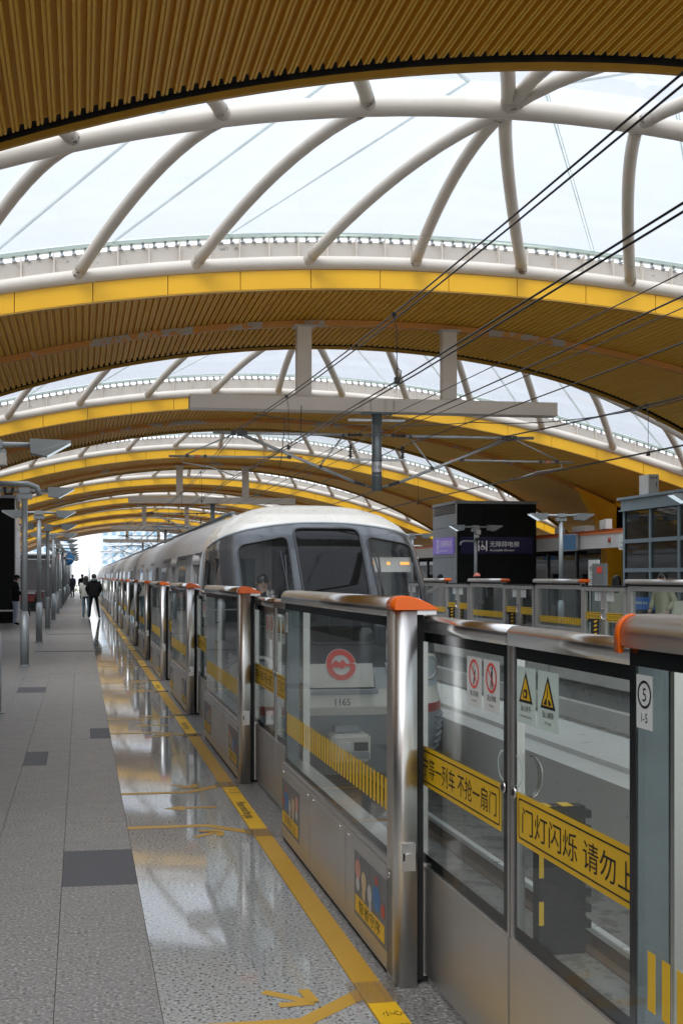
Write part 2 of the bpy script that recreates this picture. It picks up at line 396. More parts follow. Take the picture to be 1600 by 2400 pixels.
rail(3.97, 'shiny steel rail of the train track beside the pale divider wall')
rail(7.68, 'steel rail of the empty track beside the pale divider wall')
rail(9.12, 'steel rail of the empty track under the far platform edge')
m = MB(); m.box(2.1, 2.22, Y0, 180, -1.3, -1.24); m.box(1.62, 1.78, Y0, 180, -1.3, -1.12); tag(m.obj('cable_trough', 'concrete'), 'pale concrete cable troughs beside the near rails', 'cable trough')

# painted queue marks and gap plates at each near gate
PITCH = 4.57
def gate_marks(k):
    c = 3.57 + PITCH * k; z = .0015 if k < 6 else .003
    f = lambda a, b: (a, c + b, z)
    ot = lambda n: ORD[n]
    for sg, nm in ((1, 'far'), (-1, 'near')):
        mq = MB()
        q = [(1.079, .78), (1.079, .89), (.80, .63), (.30, .63), (.30, .555), (.82, .555)]
        mq.poly(f, [(x, y * sg) for x, y in q])
        o = mq.obj('queue_line', 'yline'); tag(o, f'worn yellow queue line on the {nm} side of the {ot(k)} gate from the camera', 'floor marking', 'yellow queue lines before the gates')
    if k < 5:
        for sg, nm in ((1, 'far'), (-1, 'near')):
            ma = MB()
            p0 = Vector((.71, .92 * sg)); p1 = Vector((.885, .775 * sg)); d = (p1 - p0).normalized(); n = Vector((-d.y, d.x))
            w = .023
            ma.poly(f, [tuple(q) for q in (p0 - n * w, p1 - d * .03 - n * w, p1 - d * .03 + n * w, p0 + n * w)])
            for s2 in (1, -1):
                b = p1 - d * .10 + n * .095 * s2; e = (b - p1).normalized(); en = Vector((-e.y, e.x)) * w
                f2 = lambda a, b_: (a, c + b_, z + .0022 + .001 * s2)
                ma.poly(f2, [tuple(q) for q in (p1 - en, b - en, b + en, p1 + en)])
            tag(ma.obj('floor_arrow', 'yline'), f'yellow floor arrow on the {nm} side of the {ot(k)} gate from the camera', 'floor arrow', 'yellow boarding arrows on the floor')
        ma = MB(); ma.poly(f, [(.95, -.03), (.95, .03), (.72, .03), (.72, .09), (.58, 0), (.72, -.09), (.72, -.03)])
        tag(ma.obj('exit_arrow', 'yline'), f'yellow exit arrow pointing away from the {ot(k)} gate from the camera', 'floor arrow', 'yellow exit arrows on the floor')
    t = thing('gap_plate', f'bright yellow mind the gap plate in the floor line at the {ot(k)} gate', 'floor plate', (1.14, c, 0), 'yellow mind the gap plates')
    m = MB(); m.box(1.083, 1.193, c - .76, c + .72, .003, .0065); m.obj('plate', 'yplate', t)
    if k < 6:
        m = MB(); F = lambda a, b: (1.105 + b, c + .12 - a, .008)
        m.text(F, 'Please mind the gap.', .098, 0, .0, 0, sx=.72)
        F2 = lambda a, b: (1.098 + a, c + .45 + b, .008)
        for i, ch in enumerate('小心空隙'): m.text(F2, ch, .052, .012 if i % 2 == 0 else .052, .14 - .062 * (i // 2) * 2.0, 0, sx=.8)
        m.obj('lettering', 'ink', t)
    for q0, q1 in ((c - .98, c - .765), (c + .725, c + .95)):
        m = MB(); m.box(1.04, 1.235, q0, q1, .0072, .0076); m.obj('clear_film', 'film', t)
for k in range(12): gate_marks(k)

# ------------------------------------------------------------------ vaulted roof
XC = 5.77; RR = 28.57; ZC = -21.89; ZA = RR + ZC
def za(x): return ZC + sqrt(RR * RR - (x - XC) ** 2)
NEAR = [-9.2, 5.2, 19.57, 33.72, 48.1, 62.5, 76.9, 91.3, 105.7]
FAR = [-3.8, 10.66, 24.73, 39.15, 53.55, 67.95, 82.35, 96.75, 119.5]
NB = len(NEAR); XW = 14.45
def yn(k, x): return NEAR[k] - .984 * (ZA - za(x))
def yf(k, x): return FAR[k] + (1.322 * (ZA - za(x)) if k < NB - 1 else 0)
def lim(k, x):
    a, b = yn(k, x), yf(k, x)
    if k > 0 and yf(k - 1, x) > a: a = (yf(k - 1, x) + a) / 2
    if k < NB - 1 and b > yn(k + 1, x): b = (b + yn(k + 1, x)) / 2
    return a, b
XT = 14.25
def frange(a, b, st):
    n = max(1, int(round((b - a) / st))); return [a + (b - a) * i / n for i in range(n + 1)]
PROF = [(0, 0), (.20, 0), (.235, .016), (.30, .016), (.335, 0), (.53, 0), (.60, .060), (.92, .060)]
def sweep(m, xs, sec, edge, mi=0, sm=False):   # box-like section (list of (dy,dz)) along the arch edge
    P = [[(x, edge(x) + dy, za(x) + dz) for dy, dz in sec] for x in xs]
    m.grid(P, mi, sm, True); return m
bandnames = ['band of the vault behind the camera', 'nearest band of the vault, overhead and dark', 'second band of the vault carrying the first catenary frame', 'third band of the vault', 'fourth band of the vault carrying the second catenary frame', 'fifth band of the vault', 'sixth band of the vault', 'seventh band of the vault', 'last band of the vault at the open end']
def band(k):
    t = thing('roof_band', 'yellow corrugated ' + bandnames[k], 'roof band', (XC, NEAR[k], 0), 'yellow corrugated bands of the vaulted roof')
    m = MB(); P = []
    x = XC - XW
    while x < XC + XW:
        for fr, dz in PROF:
            xx = x + fr * .118; a, b = lim(k, xx)
            P.append([(xx, a + .02, za(xx) + dz), (xx, b - .20, za(xx) + dz)])
        x += .118
    m.grid(P, 0, False); m.obj('soffit_sheet', 'ochre', t)
    xs = frange(XC - XW, XC + XW, .45); P = []
    for x in xs:
        a, b = lim(k, x); P.append([(x, a + .03, za(x) + .5), (x, b - .03, za(x) + .5)])
    m = MB(); m.grid(P); m.obj('roof_skin', 'roofskin', t)
    xe = frange(XC - XT, XC + XT, .35)
    m = MB(); sweep(m, xe, [(-.24, .075), (-.24, .30), (.04, .30), (.04, .019), (-.03, .019), (-.03, .075)], lambda x: yf(k, x)); m.obj('painted_shadow_strip', 'dark', t)  # black strip painting the shadow between sheet ends and trim
    m = MB(); sweep(m, xe, [(-.005, -.050), (.05, -.050), (.05, .016), (-.005, .016)], lambda x: yf(k, x)); m.obj('end_trim', 'lip', t)
    m = MB(); sweep(m, xe, [(-.03, -.035), (.06, -.035), (.06, -.012), (-.03, -.012)], lambda x: yn(k, x)); m.obj('fascia_sill', 'lip', t)
    n = 23; w = 2 * XT / n
    for i in range(n):
        xa = XC - XT + i * w + .006; xb = XC - XT + (i + 1) * w - .006
        m = MB(); sweep(m, [xa, (xa + xb) / 2, xb], [(-.035, -.01), (-.035, .305), (-.005, .305), (-.005, -.01)], lambda x: yn(k, x))
        ends = []
        for x in (xa, xb): ends.append([(x, yn(k, x) + dy, za(x) + dz) for dy, dz in [(-.035, -.01), (-.035, .305), (-.005, .305), (-.005, -.01)]])
        for e in ends: m.add(e, [(0, 1, 2, 3)])
        m.obj('fascia_panel', 'yellow', t)
    for edge, s in ((lambda x: yn(k, x) - .01, 1), (lambda x: yf(k, x), -1)):
        m = MB(); m.tube([(x, edge(x), za(x) + .425) for x in frange(XC - XT, XC + XT, .55)], .118, 14); m.obj('edge_tube', 'tube', t)
    e = lambda x: yn(k, x)
    m = MB()
    sweep(m, xe, [(.08, .52), (.08, .70), (.20, .70), (.20, .52)], e); sweep(m, xe, [(.15, .70), (.15, .84), (.30, .84), (.30, .70)], e)
    m.obj('gutter', 'gutter', t)
    m = MB(); st = .52 if k < 5 else 1.04
    for x in frange(XC - XT + .3, XC + XT - .3, st):
        m.obox((x, e(x) + .06, za(x) + .69), (.012, 0, 0), (0, .05, 0), (0, 0, .17))
    stuff(m.obj('gutter_fin', 'tube', t))
    if k < 7:
        m = MB()
        for x in frange(XC - XT + .2, XC + XT - .2, .19 if k < 5 else .38):
            m.obox((x, e(x) + .17, za(x) + .88), (.022, 0, 0), (0, .02, 0), (0, 0, .05)); m.obox((x + .01, e(x) + .15, za(x) + .855), (.035, 0, 0), (0, .03, 0), (0, 0, .012))
        stuff(m.obj('glazing_clip', 'galv', t))
    m = MB(); sweep(m, xe, [(.10, .925), (.10, .985), (.24, .985), (.24, .925)], e); m.obj('glazing_rail', 'railgreen', t)
    yr = (NEAR[k] + FAR[k]) / 2 if k < NB - 1 else 109
    m = MB(); sweep(m, frange(XC - 14.4, XC + 14.4, .4), [(-.07, -.115), (-.07, -.004), (.07, -.004), (.07, -.115)], lambda x: yr); m.obj('soffit_rib', 'rib', t)
    if k == NB - 1:
        m = MB(); sweep(m, frange(XC - XW, XC + XW, .5), [(.0, -.35), (.0, .7), (.1, .7), (.1, -.35)], lambda x: FAR[k] + .06); m.obj('end_gable', 'gutter', t)
    return yr
RIBY = [band(k) for k in range(NB)]

def zridge(x): return 8.06 - 23.5 + sqrt(23.5 ** 2 - (x - XC) ** 2)
def skylight(k):   # between band k-1 (far edge) and band k (near edge)
    ym = lambda x: (yf(k - 1, x) + yn(k, x)) / 2
    nm = ['', 'bulging glass skylight behind and above the camera', 'largest glass skylight above the gates with beige tubes', 'second glass skylight beyond the first catenary frame', 'third glass skylight up the vault', 'fourth glass skylight up the vault', 'fifth glass skylight up the vault', 'sixth glass skylight up the vault', 'farthest glass skylight near the open end'][k]
    t = thing('skylight', nm, 'skylight', (XC, ym(XC), 6), 'lens shaped skylights between the roof bands')
    hi = k <= 3
    m = MB(); m.tube([(x, ym(x), zridge(x)) for x in frange(XC - 13.9, XC + 13.9, .5)], .135, 16 if hi else 8); m.obj('ridge_tube', 'tube', t)
    for side, edge in ((1, lambda x: yn(k, x) - .03), (-1, lambda x: yf(k - 1, x) + .03)):
        prs = [(0, 0)]
        for n in range(0, 6):
            for sg in (1, -1): prs.append((sg * 1.95 * n, sg * 1.95 * (n + 1)))
        for a, b in prs:
            xa, xb = XC + a, XC + b
            A = Vector((xa, ym(xa) + side * .05, zridge(xa))); B = Vector((xb, edge(xb), za(xb) + .43))
            Cc = Vector(((xa + xb) / 2 - (xb - xa) * .10, A.y + (B.y - A.y) * .50, (A.z + .18)))
            pts = [A * (1 - u) ** 2 + Cc * 2 * u * (1 - u) + B * u * u for u in [i / 10 for i in range(11)]]
            m = MB(); m.tube(pts, .098, 12 if hi else 6); m.obj('strut', 'tube', t)
            if k <= 2:
                for p0_, p1_, nm_ in ((pts[0], pts[1], 'weld_collar'), (pts[-2], pts[-1], 'weld_collar')):
                    d_ = (p1_ - p0_); q0_, q1_ = (p0_, p0_ + d_ * .55) if p0_ is pts[0] else (p1_ - d_ * .35, p1_)
                    m = MB(); m.tube([q0_, q1_], .101, 12, 0, False); m.obj(nm_, 'peel', t)
        js = []
        n = 0
        for n in range(6, -1, -1): js.append((-(.55 + 1.95 * n), -(3.3 + 1.95 * n)))
        js += [(-a, -b) for a, b in js[::-1]]
        js = [(max(-13.7, min(13.7, a)), max(-14.0, min(14.0, b))) for a, b in js]
        L = []
        for a, b in js:
            xa, xb = XC + a, XC + b
            A = Vector((xa, ym(xa), zridge(xa) + .36)); B = Vector((xb, edge(xb) + side * .16, za(xb) + .99)); L.append((A, B))
        for i in range(len(L) - 1):
            P = []
            for j in range(5):
                u = j / 4; row = []
                for w in (0.004, .5, .996):
                    A = L[i][0].lerp(L[i + 1][0], w); B = L[i][1].lerp(L[i + 1][1], w)
                    if w == .5:
                        A.z = zridge(A.x) + .36; B.y = edge(B.x) + side * .16; B.z = za(B.x) + .99
                    row.append(A.lerp(B, u))
                P.append(row)
            m = MB(); m.grid(P, 0, True); m.grid([[q + Vector((0, 0, .014)) for q in r] for r in P], 0, True)
            m.obj('pane', 'skylight', t)
            if k <= 4:
                A, B = L[i]; m = MB(); d = (B - A).normalized(); w = d.cross(Vector((0, 0, 1))).normalized() * .027
                m.obox((A + B) / 2 + Vector((0, 0, -.012)), (B - A) / 2, w, (0, 0, .009)); m.obj('pane_joint', 'sealant', t)
for k in range(1, NB): skylight(k)

# ------------------------------------------------------------------ catenary frames and overhead wires
def insulator(m, a, b, mi=1):
    a, b = Vector(a), Vector(b)
    for i in range(5):
        u = .15 + .7 * i / 4; p = a.lerp(b, u); d = (b - a).normalized() * .008
        m.tube([p - d, p + d], .05 if i % 2 == 0 else .035, 10, mi)
    m.tube([a, b], .02, 8, mi)
def frame(y, label, detail=True):
    t = thing('catenary_support', label, 'catenary frame', (5.77, y, 3.3), 'catenary support frames hung from the vault')
    for x in (4.30, 7.24):
        m = MB(); m.box(x - .145, x + .145, y - .10, y + .10, 5.13, za(x) - .10); m.obj('hanger', 'tube', t, bev=.006)
        m = MB(); m.box(x - .20, x + .20, y - .16, y + .16, 5.137, 5.16); m.box(x - .21, x + .21, y - .15, y + .15, za(x) - .135, za(x) - .10); m.obj('flange_plate', 'gutter', t)
        m = MB()
        for bx_ in (-.175, .175):
            for by_ in (-.12, .12): m.tube([(x + bx_, y + by_, 5.16), (x + bx_, y + by_, 5.185)], .018, 6)
        stuff(m.obj('bolt', 'galv', t))
    m = MB(); m.box(2.06, 9.47, y - .15, y - .13, 4.89, 5.14); m.box(2.06, 9.47, y + .13, y + .15, 4.89, 5.14)
    m.box(2.06, 9.47, y - .13, y + .13, 5.115, 5.135); m.box(2.06, 9.47, y - .19, y + .19, 4.872, 4.89)
    for x in (5.45, 5.62, 5.9, 6.08): m.box(x - .008, x + .008, y - .19, y - .151, 4.89, 5.10)
    m.obj('beam', 'tube', t, bev=.003)
    px = 5.77
    m = MB(); m.tube([(px, y, 3.33), (px, y, 4.87)], .098, 16); m.box(px - .3, px + .3, y - .12, y + .12, 4.845, 4.868); m.tube([(px, y, 3.60), (px, y, 3.64)], .108, 16); m.tube([(px, y, 3.92), (px, y, 3.96)], .108, 16); m.tube([(px, y, 4.42), (px, y, 4.46)], .108, 16)
    m.obj('drop_post', 'galvd', t)
    m = MB(); m.tube([(px, y, 3.70), (px, y, 3.90)], .1005, 16, 0, False)
    f = lambda a, b: (px + .102 * sin(a / .102), y - .1025 * cos(a / .102), 3.755 + b)
    m.text(f, '10', .115, 0, 0, 1, 'c'); m.obj('number_plate', ['silver', 'ink'], t)
    for s in (1, -1):
        for z0_, z1_ in ((4.70, 4.745), (3.925, 3.965)):
            m = MB(); m.box(px + s * .105 if s > 0 else px - .58, px + .58 if s > 0 else px - .105, y - .03, y + .03, z0_, z1_); m.obj('cross_arm', 'galv', t)
    for s in (1, -1):
        m = MB(); insulator(m, (px + s * .53, y, 3.97), (px + s * .53, y, 4.22), 0); m.obj('feeder_insulator', 'insul', t)
    for s in (1, -1):
        X = lambda d: px + s * d
        m = MB()
        m.tube([(X(.60), y, 4.425), (X(3.25), y, 4.43)], .031, 10, 0)
        m.tube([(X(.45), y, 3.50), (X(2.70), y, 4.40)], .031, 10, 0)
        m.tube([(X(1.75), y, 3.965), (X(4.1), y, 3.955)], .021, 8, 0)
        m.tube([(X(.68), y, 4.40), (X(1.15), y, 3.80)], .016, 8, 0)
        m.tube([(X(2.85), y, 4.40), (X(3.75), y, 4.0)], .014, 8, 0)
        m.tube([(X(3.85), y, 3.93), (X(3.84), y - .02, 3.83), (X(3.3), y - .05, 3.75), (X(2.85), y - .07, 3.59)], .013, 8, 0)
        m.obj('cantilever_tube', 'galv', t)
        m = MB()
        for a, b in (((.11, 4.44), (.62, 4.425)), ((.09, 3.40), (.5, 3.52))):
            A = Vector((X(a[0]), y, a[1])); B = Vector((X(b[0]), y, b[1])); m.tube([A, B], .016, 8, 1)
            insulator(m, A.lerp(B, .35), A.lerp(B, .95), 0)
        m.obj('post_insulator', ['insul', 'galvd'], t)
        for d, z, r in ((2.72, 4.42, .055), (2.85, 4.425, .045), (2.62, 4.43, .04), (1.75, 3.97, .035), (1.13, 3.79, .035), (3.75, 3.965, .035), (3.4, 3.96, .03), (.68, 4.41, .035)):
            m = MB(); m.obox((X(d), y, z), (r, 0, 0), (0, r * .9, 0), (0, 0, r)); m.obj('clamp', 'insul', t, bev=.006)
        if detail:
            m = MB()
            for d, z in ((2.55, 4.43), (3.0, 4.43), (.85, 4.426), (1.55, 3.96), (3.55, 3.957)): m.tube([(X(d - .05), y, z), (X(d + .05), y, z)], .029, 10)
            m.obj('marker_tape', 'redtape', t)
frame(22.15, 'catenary frame with post numbered 10 above the train nose', True)
frame(RIBY[4], 'second catenary frame over the lead carriage roof', False)
frame(RIBY[6], 'third catenary frame far up the vault', False)
frame(RIBY[8], 'farthest catenary frame at the open end of the vault', False)
FY = [-6.7, 22.15, RIBY[4], RIBY[6], RIBY[8], 138, 168]
def catenary(xs, z_s, sag):
    pts = []
    for a, b in zip(FY, FY[1:]):
        for i in range(12):
            u = i / 12; pts.append((xs, a + (b - a) * u, z_s - sag * 4 * u * (1 - u)))
    return pts
def wire(name, label, paths, r=.009, n=6):
    m = MB()
    for p in paths: m.tube(p, r, n)
    return tag(m.obj(name, 'wire'), label, 'overhead wire', 'overhead wires above the tracks')
for tx, nm in ((2.96, 'the train track'), (8.5, 'the empty track')):
    dbl = (-.035, .035)
    wire('messenger_wire', f'twin black messenger wire clamped above {nm}', [catenary(tx + d, 4.47, .36) for d in dbl], .0075)
    CW = wire('contact_wire', f'twin black contact wire hanging over {nm}', [[(tx + d, -6.7, 3.5), (tx + d, 10, 3.47), (tx + d, 22.15, 3.575), (tx + d, 40, 3.56), (tx + d, 170, 3.57)] for d in dbl], .0072)
    for a, b in zip(FY, FY[1:]):
        for u in (.22, .42, .60, .80):
            yy = a + (b - a) * u
            if yy < 9 and tx < 5: continue
            z1 = 4.47 - .36 * 4 * u * (1 - u)
            m = MB(); m.tube([(tx - .03, yy, z1), (tx, yy, z1 - .15), (tx, yy, 3.49)], .0045, 5); m.tube([(tx, yy, 3.62), (tx + .06, yy + .05, 3.60), (tx + .05, yy + .1, 3.50)], .0045, 5); m.obox((tx - .03, yy, z1), (.02, 0, 0), (0, .025, 0), (0, 0, .022)); m.obox((tx, yy, 3.5), (.02, 0, 0), (0, .025, 0), (0, 0, .03)); m.obj('dropper_wire', 'wire', CW)
wire('feeder_wire', 'single feeder wire on the insulator facing the train', [catenary(5.24, 4.23, .12)], .009)
wire('feeder_wire', 'single feeder wire on the insulator facing the empty track', [catenary(6.30, 4.23, .12)], .009)
wire('earth_wire', 'thin earth wire along the upper cross arm facing the train', [catenary(5.95, 4.78, .10)], .007)
wire('earth_wire', 'thin earth wire along the upper cross arm facing the empty track', [catenary(6.34, 4.60, .10)], .007)
def sagline(a, b, s, n=12):
    a, b = Vector(a), Vector(b); return [a.lerp(b, i / n) + Vector((0, 0, -s * 4 * (i / n) * (1 - i / n))) for i in range(n + 1)]
wire('jumper_cable', 'slack jumper cable looping between wires below the first beam', [sagline((2.95, 19.5, 4.42), (6.3, 18, 4.15), .12), sagline((6.3, 18, 4.15), (8.48, 14.5, 4.16), .16), sagline((8.48, 14.5, 4.16), (8.5, 12.4, 4.2), .05)], .008)
wire('jumper_cable', 'vertical jumper cables dropping beside the first catenary frame', [[(4.15, 21.6, 4.9), (4.12, 21.5, 4.3), (3.1, 21.3, 3.6)], [(3.65, 20.5, 4.55), (3.60, 20.5, 4.0), (3.55, 20.5, 3.62)], [(8.55, 15.0, 4.2), (9.0, 14.9, 4.25), (9.1, 14.9, 4.0), (9.05, 14.9, 3.5)]], .008)

# ------------------------------------------------------------------ train
TX = 3.22
ZS = [-.85, -.45, -.1, .02, .2, .5, 1.0, 1.5, 2.0, 2.2, 2.35, 2.5, 2.6, 2.66, 2.701]
WW = [1.48, 1.56, 1.56, 1.54, 1.5, 1.5, 1.5, 1.49, 1.44, 1.38, 1.27, 1.06, .80, .52, .02]
YN = [14.15, 13.93, 13.85, 13.80, 13.82, 13.88, 14.12, 14.45, 14.87, 15.07, 15.28, 15.58, 15.9, 16.3, 16.9]
YS = 17.0
def itp(z, A):
    if z <= ZS[0]: return A[0]
    for i in range(len(ZS) - 1):
        if z <= ZS[i + 1]: u = (z - ZS[i]) / (ZS[i + 1] - ZS[i]); return A[i] * (1 - u) + A[i + 1] * u
    return A[-1]
def nose(ph, z, off=0):
    w = itp(z, WW); y0 = itp(z, YN); s, c = sin(ph), cos(ph)
    p = Vector((TX + w * math.copysign(abs(s) ** (2 / 4.5), s), YS - (YS - y0) * max(c, 0) ** (2 / 4.5), z))
    return p
def nosex(x, z, off=0.0):      # surface point at offset x from the axis, pushed outwards by off
    def q(x, z):
        w = itp(z, WW); y0 = itp(z, YN); r = min(.9999, abs(x) / w)
        return Vector((TX + x, YS - (YS - y0) * (1 - r ** 4.5) ** (1 / 4.5), z))
    p = q(x, z)
    if off:
        e = .01; a = q(x + e, z) - q(x - e, z); b = q(x, z + e) - q(x, z - e); n = a.cross(b).normalized()
        if n.y > 0: n = -n
        p = p + n * off
    return p
tr = thing('metro_train', 'silver metro train with dark windscreen pulling in beside the near platform', 'train', (TX, 14, -1.1))
def rsamp(lst, n):  # resample closed polygon
    out = []
    for i in range(len(lst)):
        a, b = lst[i], lst[(i + 1) % len(lst)]; L = math.hypot(b[0] - a[0], b[1] - a[1]); k = max(1, int(L / n))
        for j in range(k): out.append((a[0] + (b[0] - a[0]) * j / k, a[1] + (b[1] - a[1]) * j / k))
    return out
def rounded(poly, r):
    out = []; n = len(poly)
    for i in range(n):
        p = Vector(poly[i]); a = (Vector(poly[i - 1]) - p); b = (Vector(poly[(i + 1) % n]) - p)
        A = p + a.normalized() * min(r, a.length * .45); B = p + b.normalized() * min(r, b.length * .45)
        for j in range(6):
            u = j / 5; q = A * (1 - u) ** 2 + p * 2 * u * (1 - u) + B * u * u; out.append((q.x, q.y))
    return out
WINS = {'mid': rounded([(-.425, 2.24), (-.36, 2.28), (.39, 2.28), (.47, 2.24), (.42, .80), (-.42, .80)], .09),
        'a': rounded([(-1.17, 2.04), (-.52, 2.17), (-.55, 1.0), (-1.17, 1.0)], .10),
        'b': rounded([(.55, 2.17), (1.20, 2.06), (1.20, 1.0), (.56, 1.0)], .10)}
def inpoly(x, y, P):
    c = False; j = len(P) - 1
    for i in range(len(P)):
        if (P[i][1] > y) != (P[j][1] > y) and x < (P[j][0] - P[i][0]) * (y - P[i][1]) / (P[j][1] - P[i][1] + 1e-12) + P[i][0]: c = not c
        j = i
    return c
# nose shell split into mask, white roof cap, lower body, red stripe, bumper; windows cut out of the mask
phs = []
for i in range(161):
    u = -1 + 2 * i / 160; phs.append(u * pi / 2)
# spread samples evenly in x on the front
def ph_of_x(fr): return math.copysign(math.asin(min(1, abs(fr) ** (4.5 / 2))), fr)
fr = [-1 + 2 * i / 150 for i in range(151)]; phs = sorted(set([ph_of_x(f) for f in fr] + [s * (pi / 2 - .5 * (i / 26) ** 1.6) for i in range(26) for s in (1, -1)]))
zs = [-.85 + (2.701 + .85) * i / 190 for i in range(191)]
shells = {n: MB() for n in ('mask', 'roof_cap', 'nose_panel', 'red_stripe', 'bumper', 'white_panel')}
G = [[nose(p, z) for p in phs] for z in zs]
for i in range(len(zs) - 1):
    for j in range(len(phs) - 1):
        c = (G[i][j] + G[i + 1][j + 1]) / 2; x = c.x - TX; z = c.z; ax = abs(x)
        side = max(0, c.y - 15.3)
        top = 2.37 - .10 * ax * ax - .10 * side; low = .50 + .09 * ax ** 2 + .25 * max(0, side)
        if z > top: nm = 'roof_cap'
        elif z > low and c.y < 16.6 + .0 * z:
            if any(inpoly(x, z, w) for w in WINS.values()) and c.y < 15.6: continue
            if ax > 1.40 and 15.45 < c.y < 16.25 and .95 < z < 1.85: continue
            nm = 'mask'
        elif z > low: nm = 'nose_panel'
        elif z > .25: nm = 'nose_panel'
        elif z > .04: nm = 'white_panel'
        elif z > -.06: nm = 'red_stripe' if ax > .62 else 'white_panel'
        else: nm = 'bumper'
        shells[nm].add([G[i][j], G[i][j + 1], G[i + 1][j + 1], G[i + 1][j]], [(0, 1, 2, 3)], 0, True)
for nm, mt in dict(mask='mask', roof_cap='trainw', nose_panel='maskgrey', white_panel='trainw', red_stripe='trainred', bumper='bumper').items(): shells[nm].obj(nm, mt, tr)
for nm, P in WINS.items():
    Q = rsamp(P, .04)
    m = MB(); loop = [nosex(x, z, .004) for x, z in Q]; m.tube(loop + [loop[0]], .013 if nm != 'mid' else .018, 6, 0, False)
    o = m.obj('window_gasket', 'gasket', tr)
    x0, x1 = min(p[0] for p in P), max(p[0] for p in P); z0, z1 = min(p[1] for p in P), max(p[1] for p in P)
    g = MB(); nx, nz = 30, 40
    for i in range(nx):
        for j in range(nz):
            xa, xb = x0 + (x1 - x0) * i / nx, x0 + (x1 - x0) * (i + 1) / nx; za_, zb = z0 + (z1 - z0) * j / nz, z0 + (z1 - z0) * (j + 1) / nz
            if inpoly((xa + xb) / 2, (za_ + zb) / 2, P): g.add([nosex(xa, za_, -.006), nosex(xb, za_, -.006), nosex(xb, zb, -.006), nosex(xa, zb, -.006)], [(0, 1, 2, 3)], 0, True)
    g.obj('windscreen', 'wdark' if nm == 'mid' else 'wglass', tr)
# cab inside
m = MB(); m.box(TX - 1.36, TX + 1.36, 16.7, 16.76, -.2, 2.25, 0); m.box(TX - 1.36, TX + 1.36, 14.4, 16.7, -.05, 0, 1); m.box(TX - 1.0, TX + 1.0, 15.6, 16.7, 2.22, 2.25, 0)
m.box(TX - .45, TX - .42, 15.3, 16.7, 0, 2.2, 1); m.box(TX + .48, TX + .51, 15.3, 16.7, 0, 2.2, 0)
m.obj('cab_bulkhead', ['cabin', 'cabdark'], tr)
m = MB(); m.box(TX - 1.05, TX - .70, 16.68, 16.699, 1.2, 1.9); m.box(TX + .75, TX + 1.1, 16.68, 16.699, .6, 1.95); m.obj('bulkhead_window', 'roomlight', tr)
m = MB(); m.prism([(14.75, .0), (14.70, .95), (14.9, 1.0), (14.98, .98), (14.98, 0)], 'x', TX - 1.2, TX - .48); m.prism([(14.75, .0), (14.75, .95), (15.15, .95), (15.15, 0)], 'x', TX + .5, TX + 1.2); m.obj('driving_desk', 'cabdark', tr)
m = MB(); m.box(TX + .56, TX + 1.22, 15.20, 15.24, 1.70, 1.90, 0); m.obj('display_box', 'cabin', tr)
m = MB(); F = lambda a, b: (TX + .60 + a, 15.195, 1.80 + b)
for a, n in ((0, 4), (.28, 2), (.47, 5)):
    for i in range(n): m.poly(F, [(a + i * .026, 0), (a + i * .026 + .018, 0), (a + i * .026 + .018, .035), (a + i * .026, .035)])
m.obj('amber_led', 'amber', tr)
for x0, x1 in ((-.62, -.57), (.62, .66)):
    m = MB(); m.tube([nosex(x0, .95, .03), nosex(x0 + .02, 1.25, .04), nosex(x0 - .03, 1.95, .03)], .009, 6); m.tube([nosex(x0 - .03, 1.2, .035), nosex(x0 + .03, 1.9, .025)], .012, 6); m.obj('wiper', 'gasket', tr)
for side_ in (0,):
    m = MB(); L = []
    for i in range(121):
        ph = -1.53 + 3.06 * i / 120; z = 2.3
        for it in range(12):
            p = nose(ph, z); z = .5 * z + .5 * (2.37 - .10 * (p.x - TX) ** 2 - .10 * max(0, p.y - 15.3))
        p = nose(ph, z)
        if p.y < 16.62: L.append(p)
    m.tube(L, .017, 6); m.obj('cap_seam', 'maskgrey', tr)
# headlights
for s in (1, -1):
    def EL(k, rx, rz, off): a = 2 * pi * k / 28; return nosex(s * (1.12 + rx * cos(a) - .03 * sin(a)), .50 + rz * sin(a) + .04 * cos(a) * s, off)
    m = MB(); R1 = [EL(k, .24, .155, .006) for k in range(28)]; R2 = [EL(k, .17, .115, .010) for k in range(28)]
    m.grid([R1, R2], 0, True, True); o = m.obj('headlight', 'trainw', tr)
    m = MB(); R3 = [EL(k, .168, .112, .004) for k in range(28)]; R4 = [EL(k, .15, .10, -.004) for k in range(28)]; m.grid([R3, R4], 0, True, True); m.add(R4, [tuple(range(28))], 1)
    m.obj('lamp_lens', ['silver', 'headlamp'], o)
    m = MB()
    m.tube([EL(k, .245, .16, .006) for k in range(29)], .006, 6, 0, False); m.obj('lamp_rim', 'gasket', o)
# emergency door panel, step, number strip
def npatch(x0, x1, z0, z1, off, nx=6, nz=3): return [[nosex(x0 + (x1 - x0) * i / nx, z0 + (z1 - z0) * j / nz, off) for i in range(nx + 1)] for j in range(nz + 1)]
m = MB(); m.grid(npatch(-.46, .345, .275, .56, .008)); m.obj('end_door_panel', 'trainw', tr)
m = MB(); m.tube([nosex(-.475, .565, .006), nosex(-.475, .265, .006), nosex(.36, .265, .006), nosex(.36, .62, .006)], .010, 6); m.obj('door_seam', 'gasket', tr)
m = MB(); m.grid(npatch(-.46, .39, .185, .25, .05)); m.grid([npatch(-.46, .39, .25, .26, o_, 6, 1)[0] for o_ in (.05, .0)]); m.obj('front_step', 'bumper', tr)
m = MB(); m.grid(npatch(-.50, .52, .04, .158, .012)); m.obj('number_strip', 'trainw', tr)
m = MB(); F = lambda a, b: nosex(-.055 + a, .062 + b, .016); m.text(F, '1165', .115, 0, -.004, 0, 'c', sx=.95); m.text(lambda a, b: nosex(-.052 + a, .062 + b, .0165), '1165', .115, 0, -.004, 0, 'c', sx=.95); m.obj('car_number', 'ink', tr)
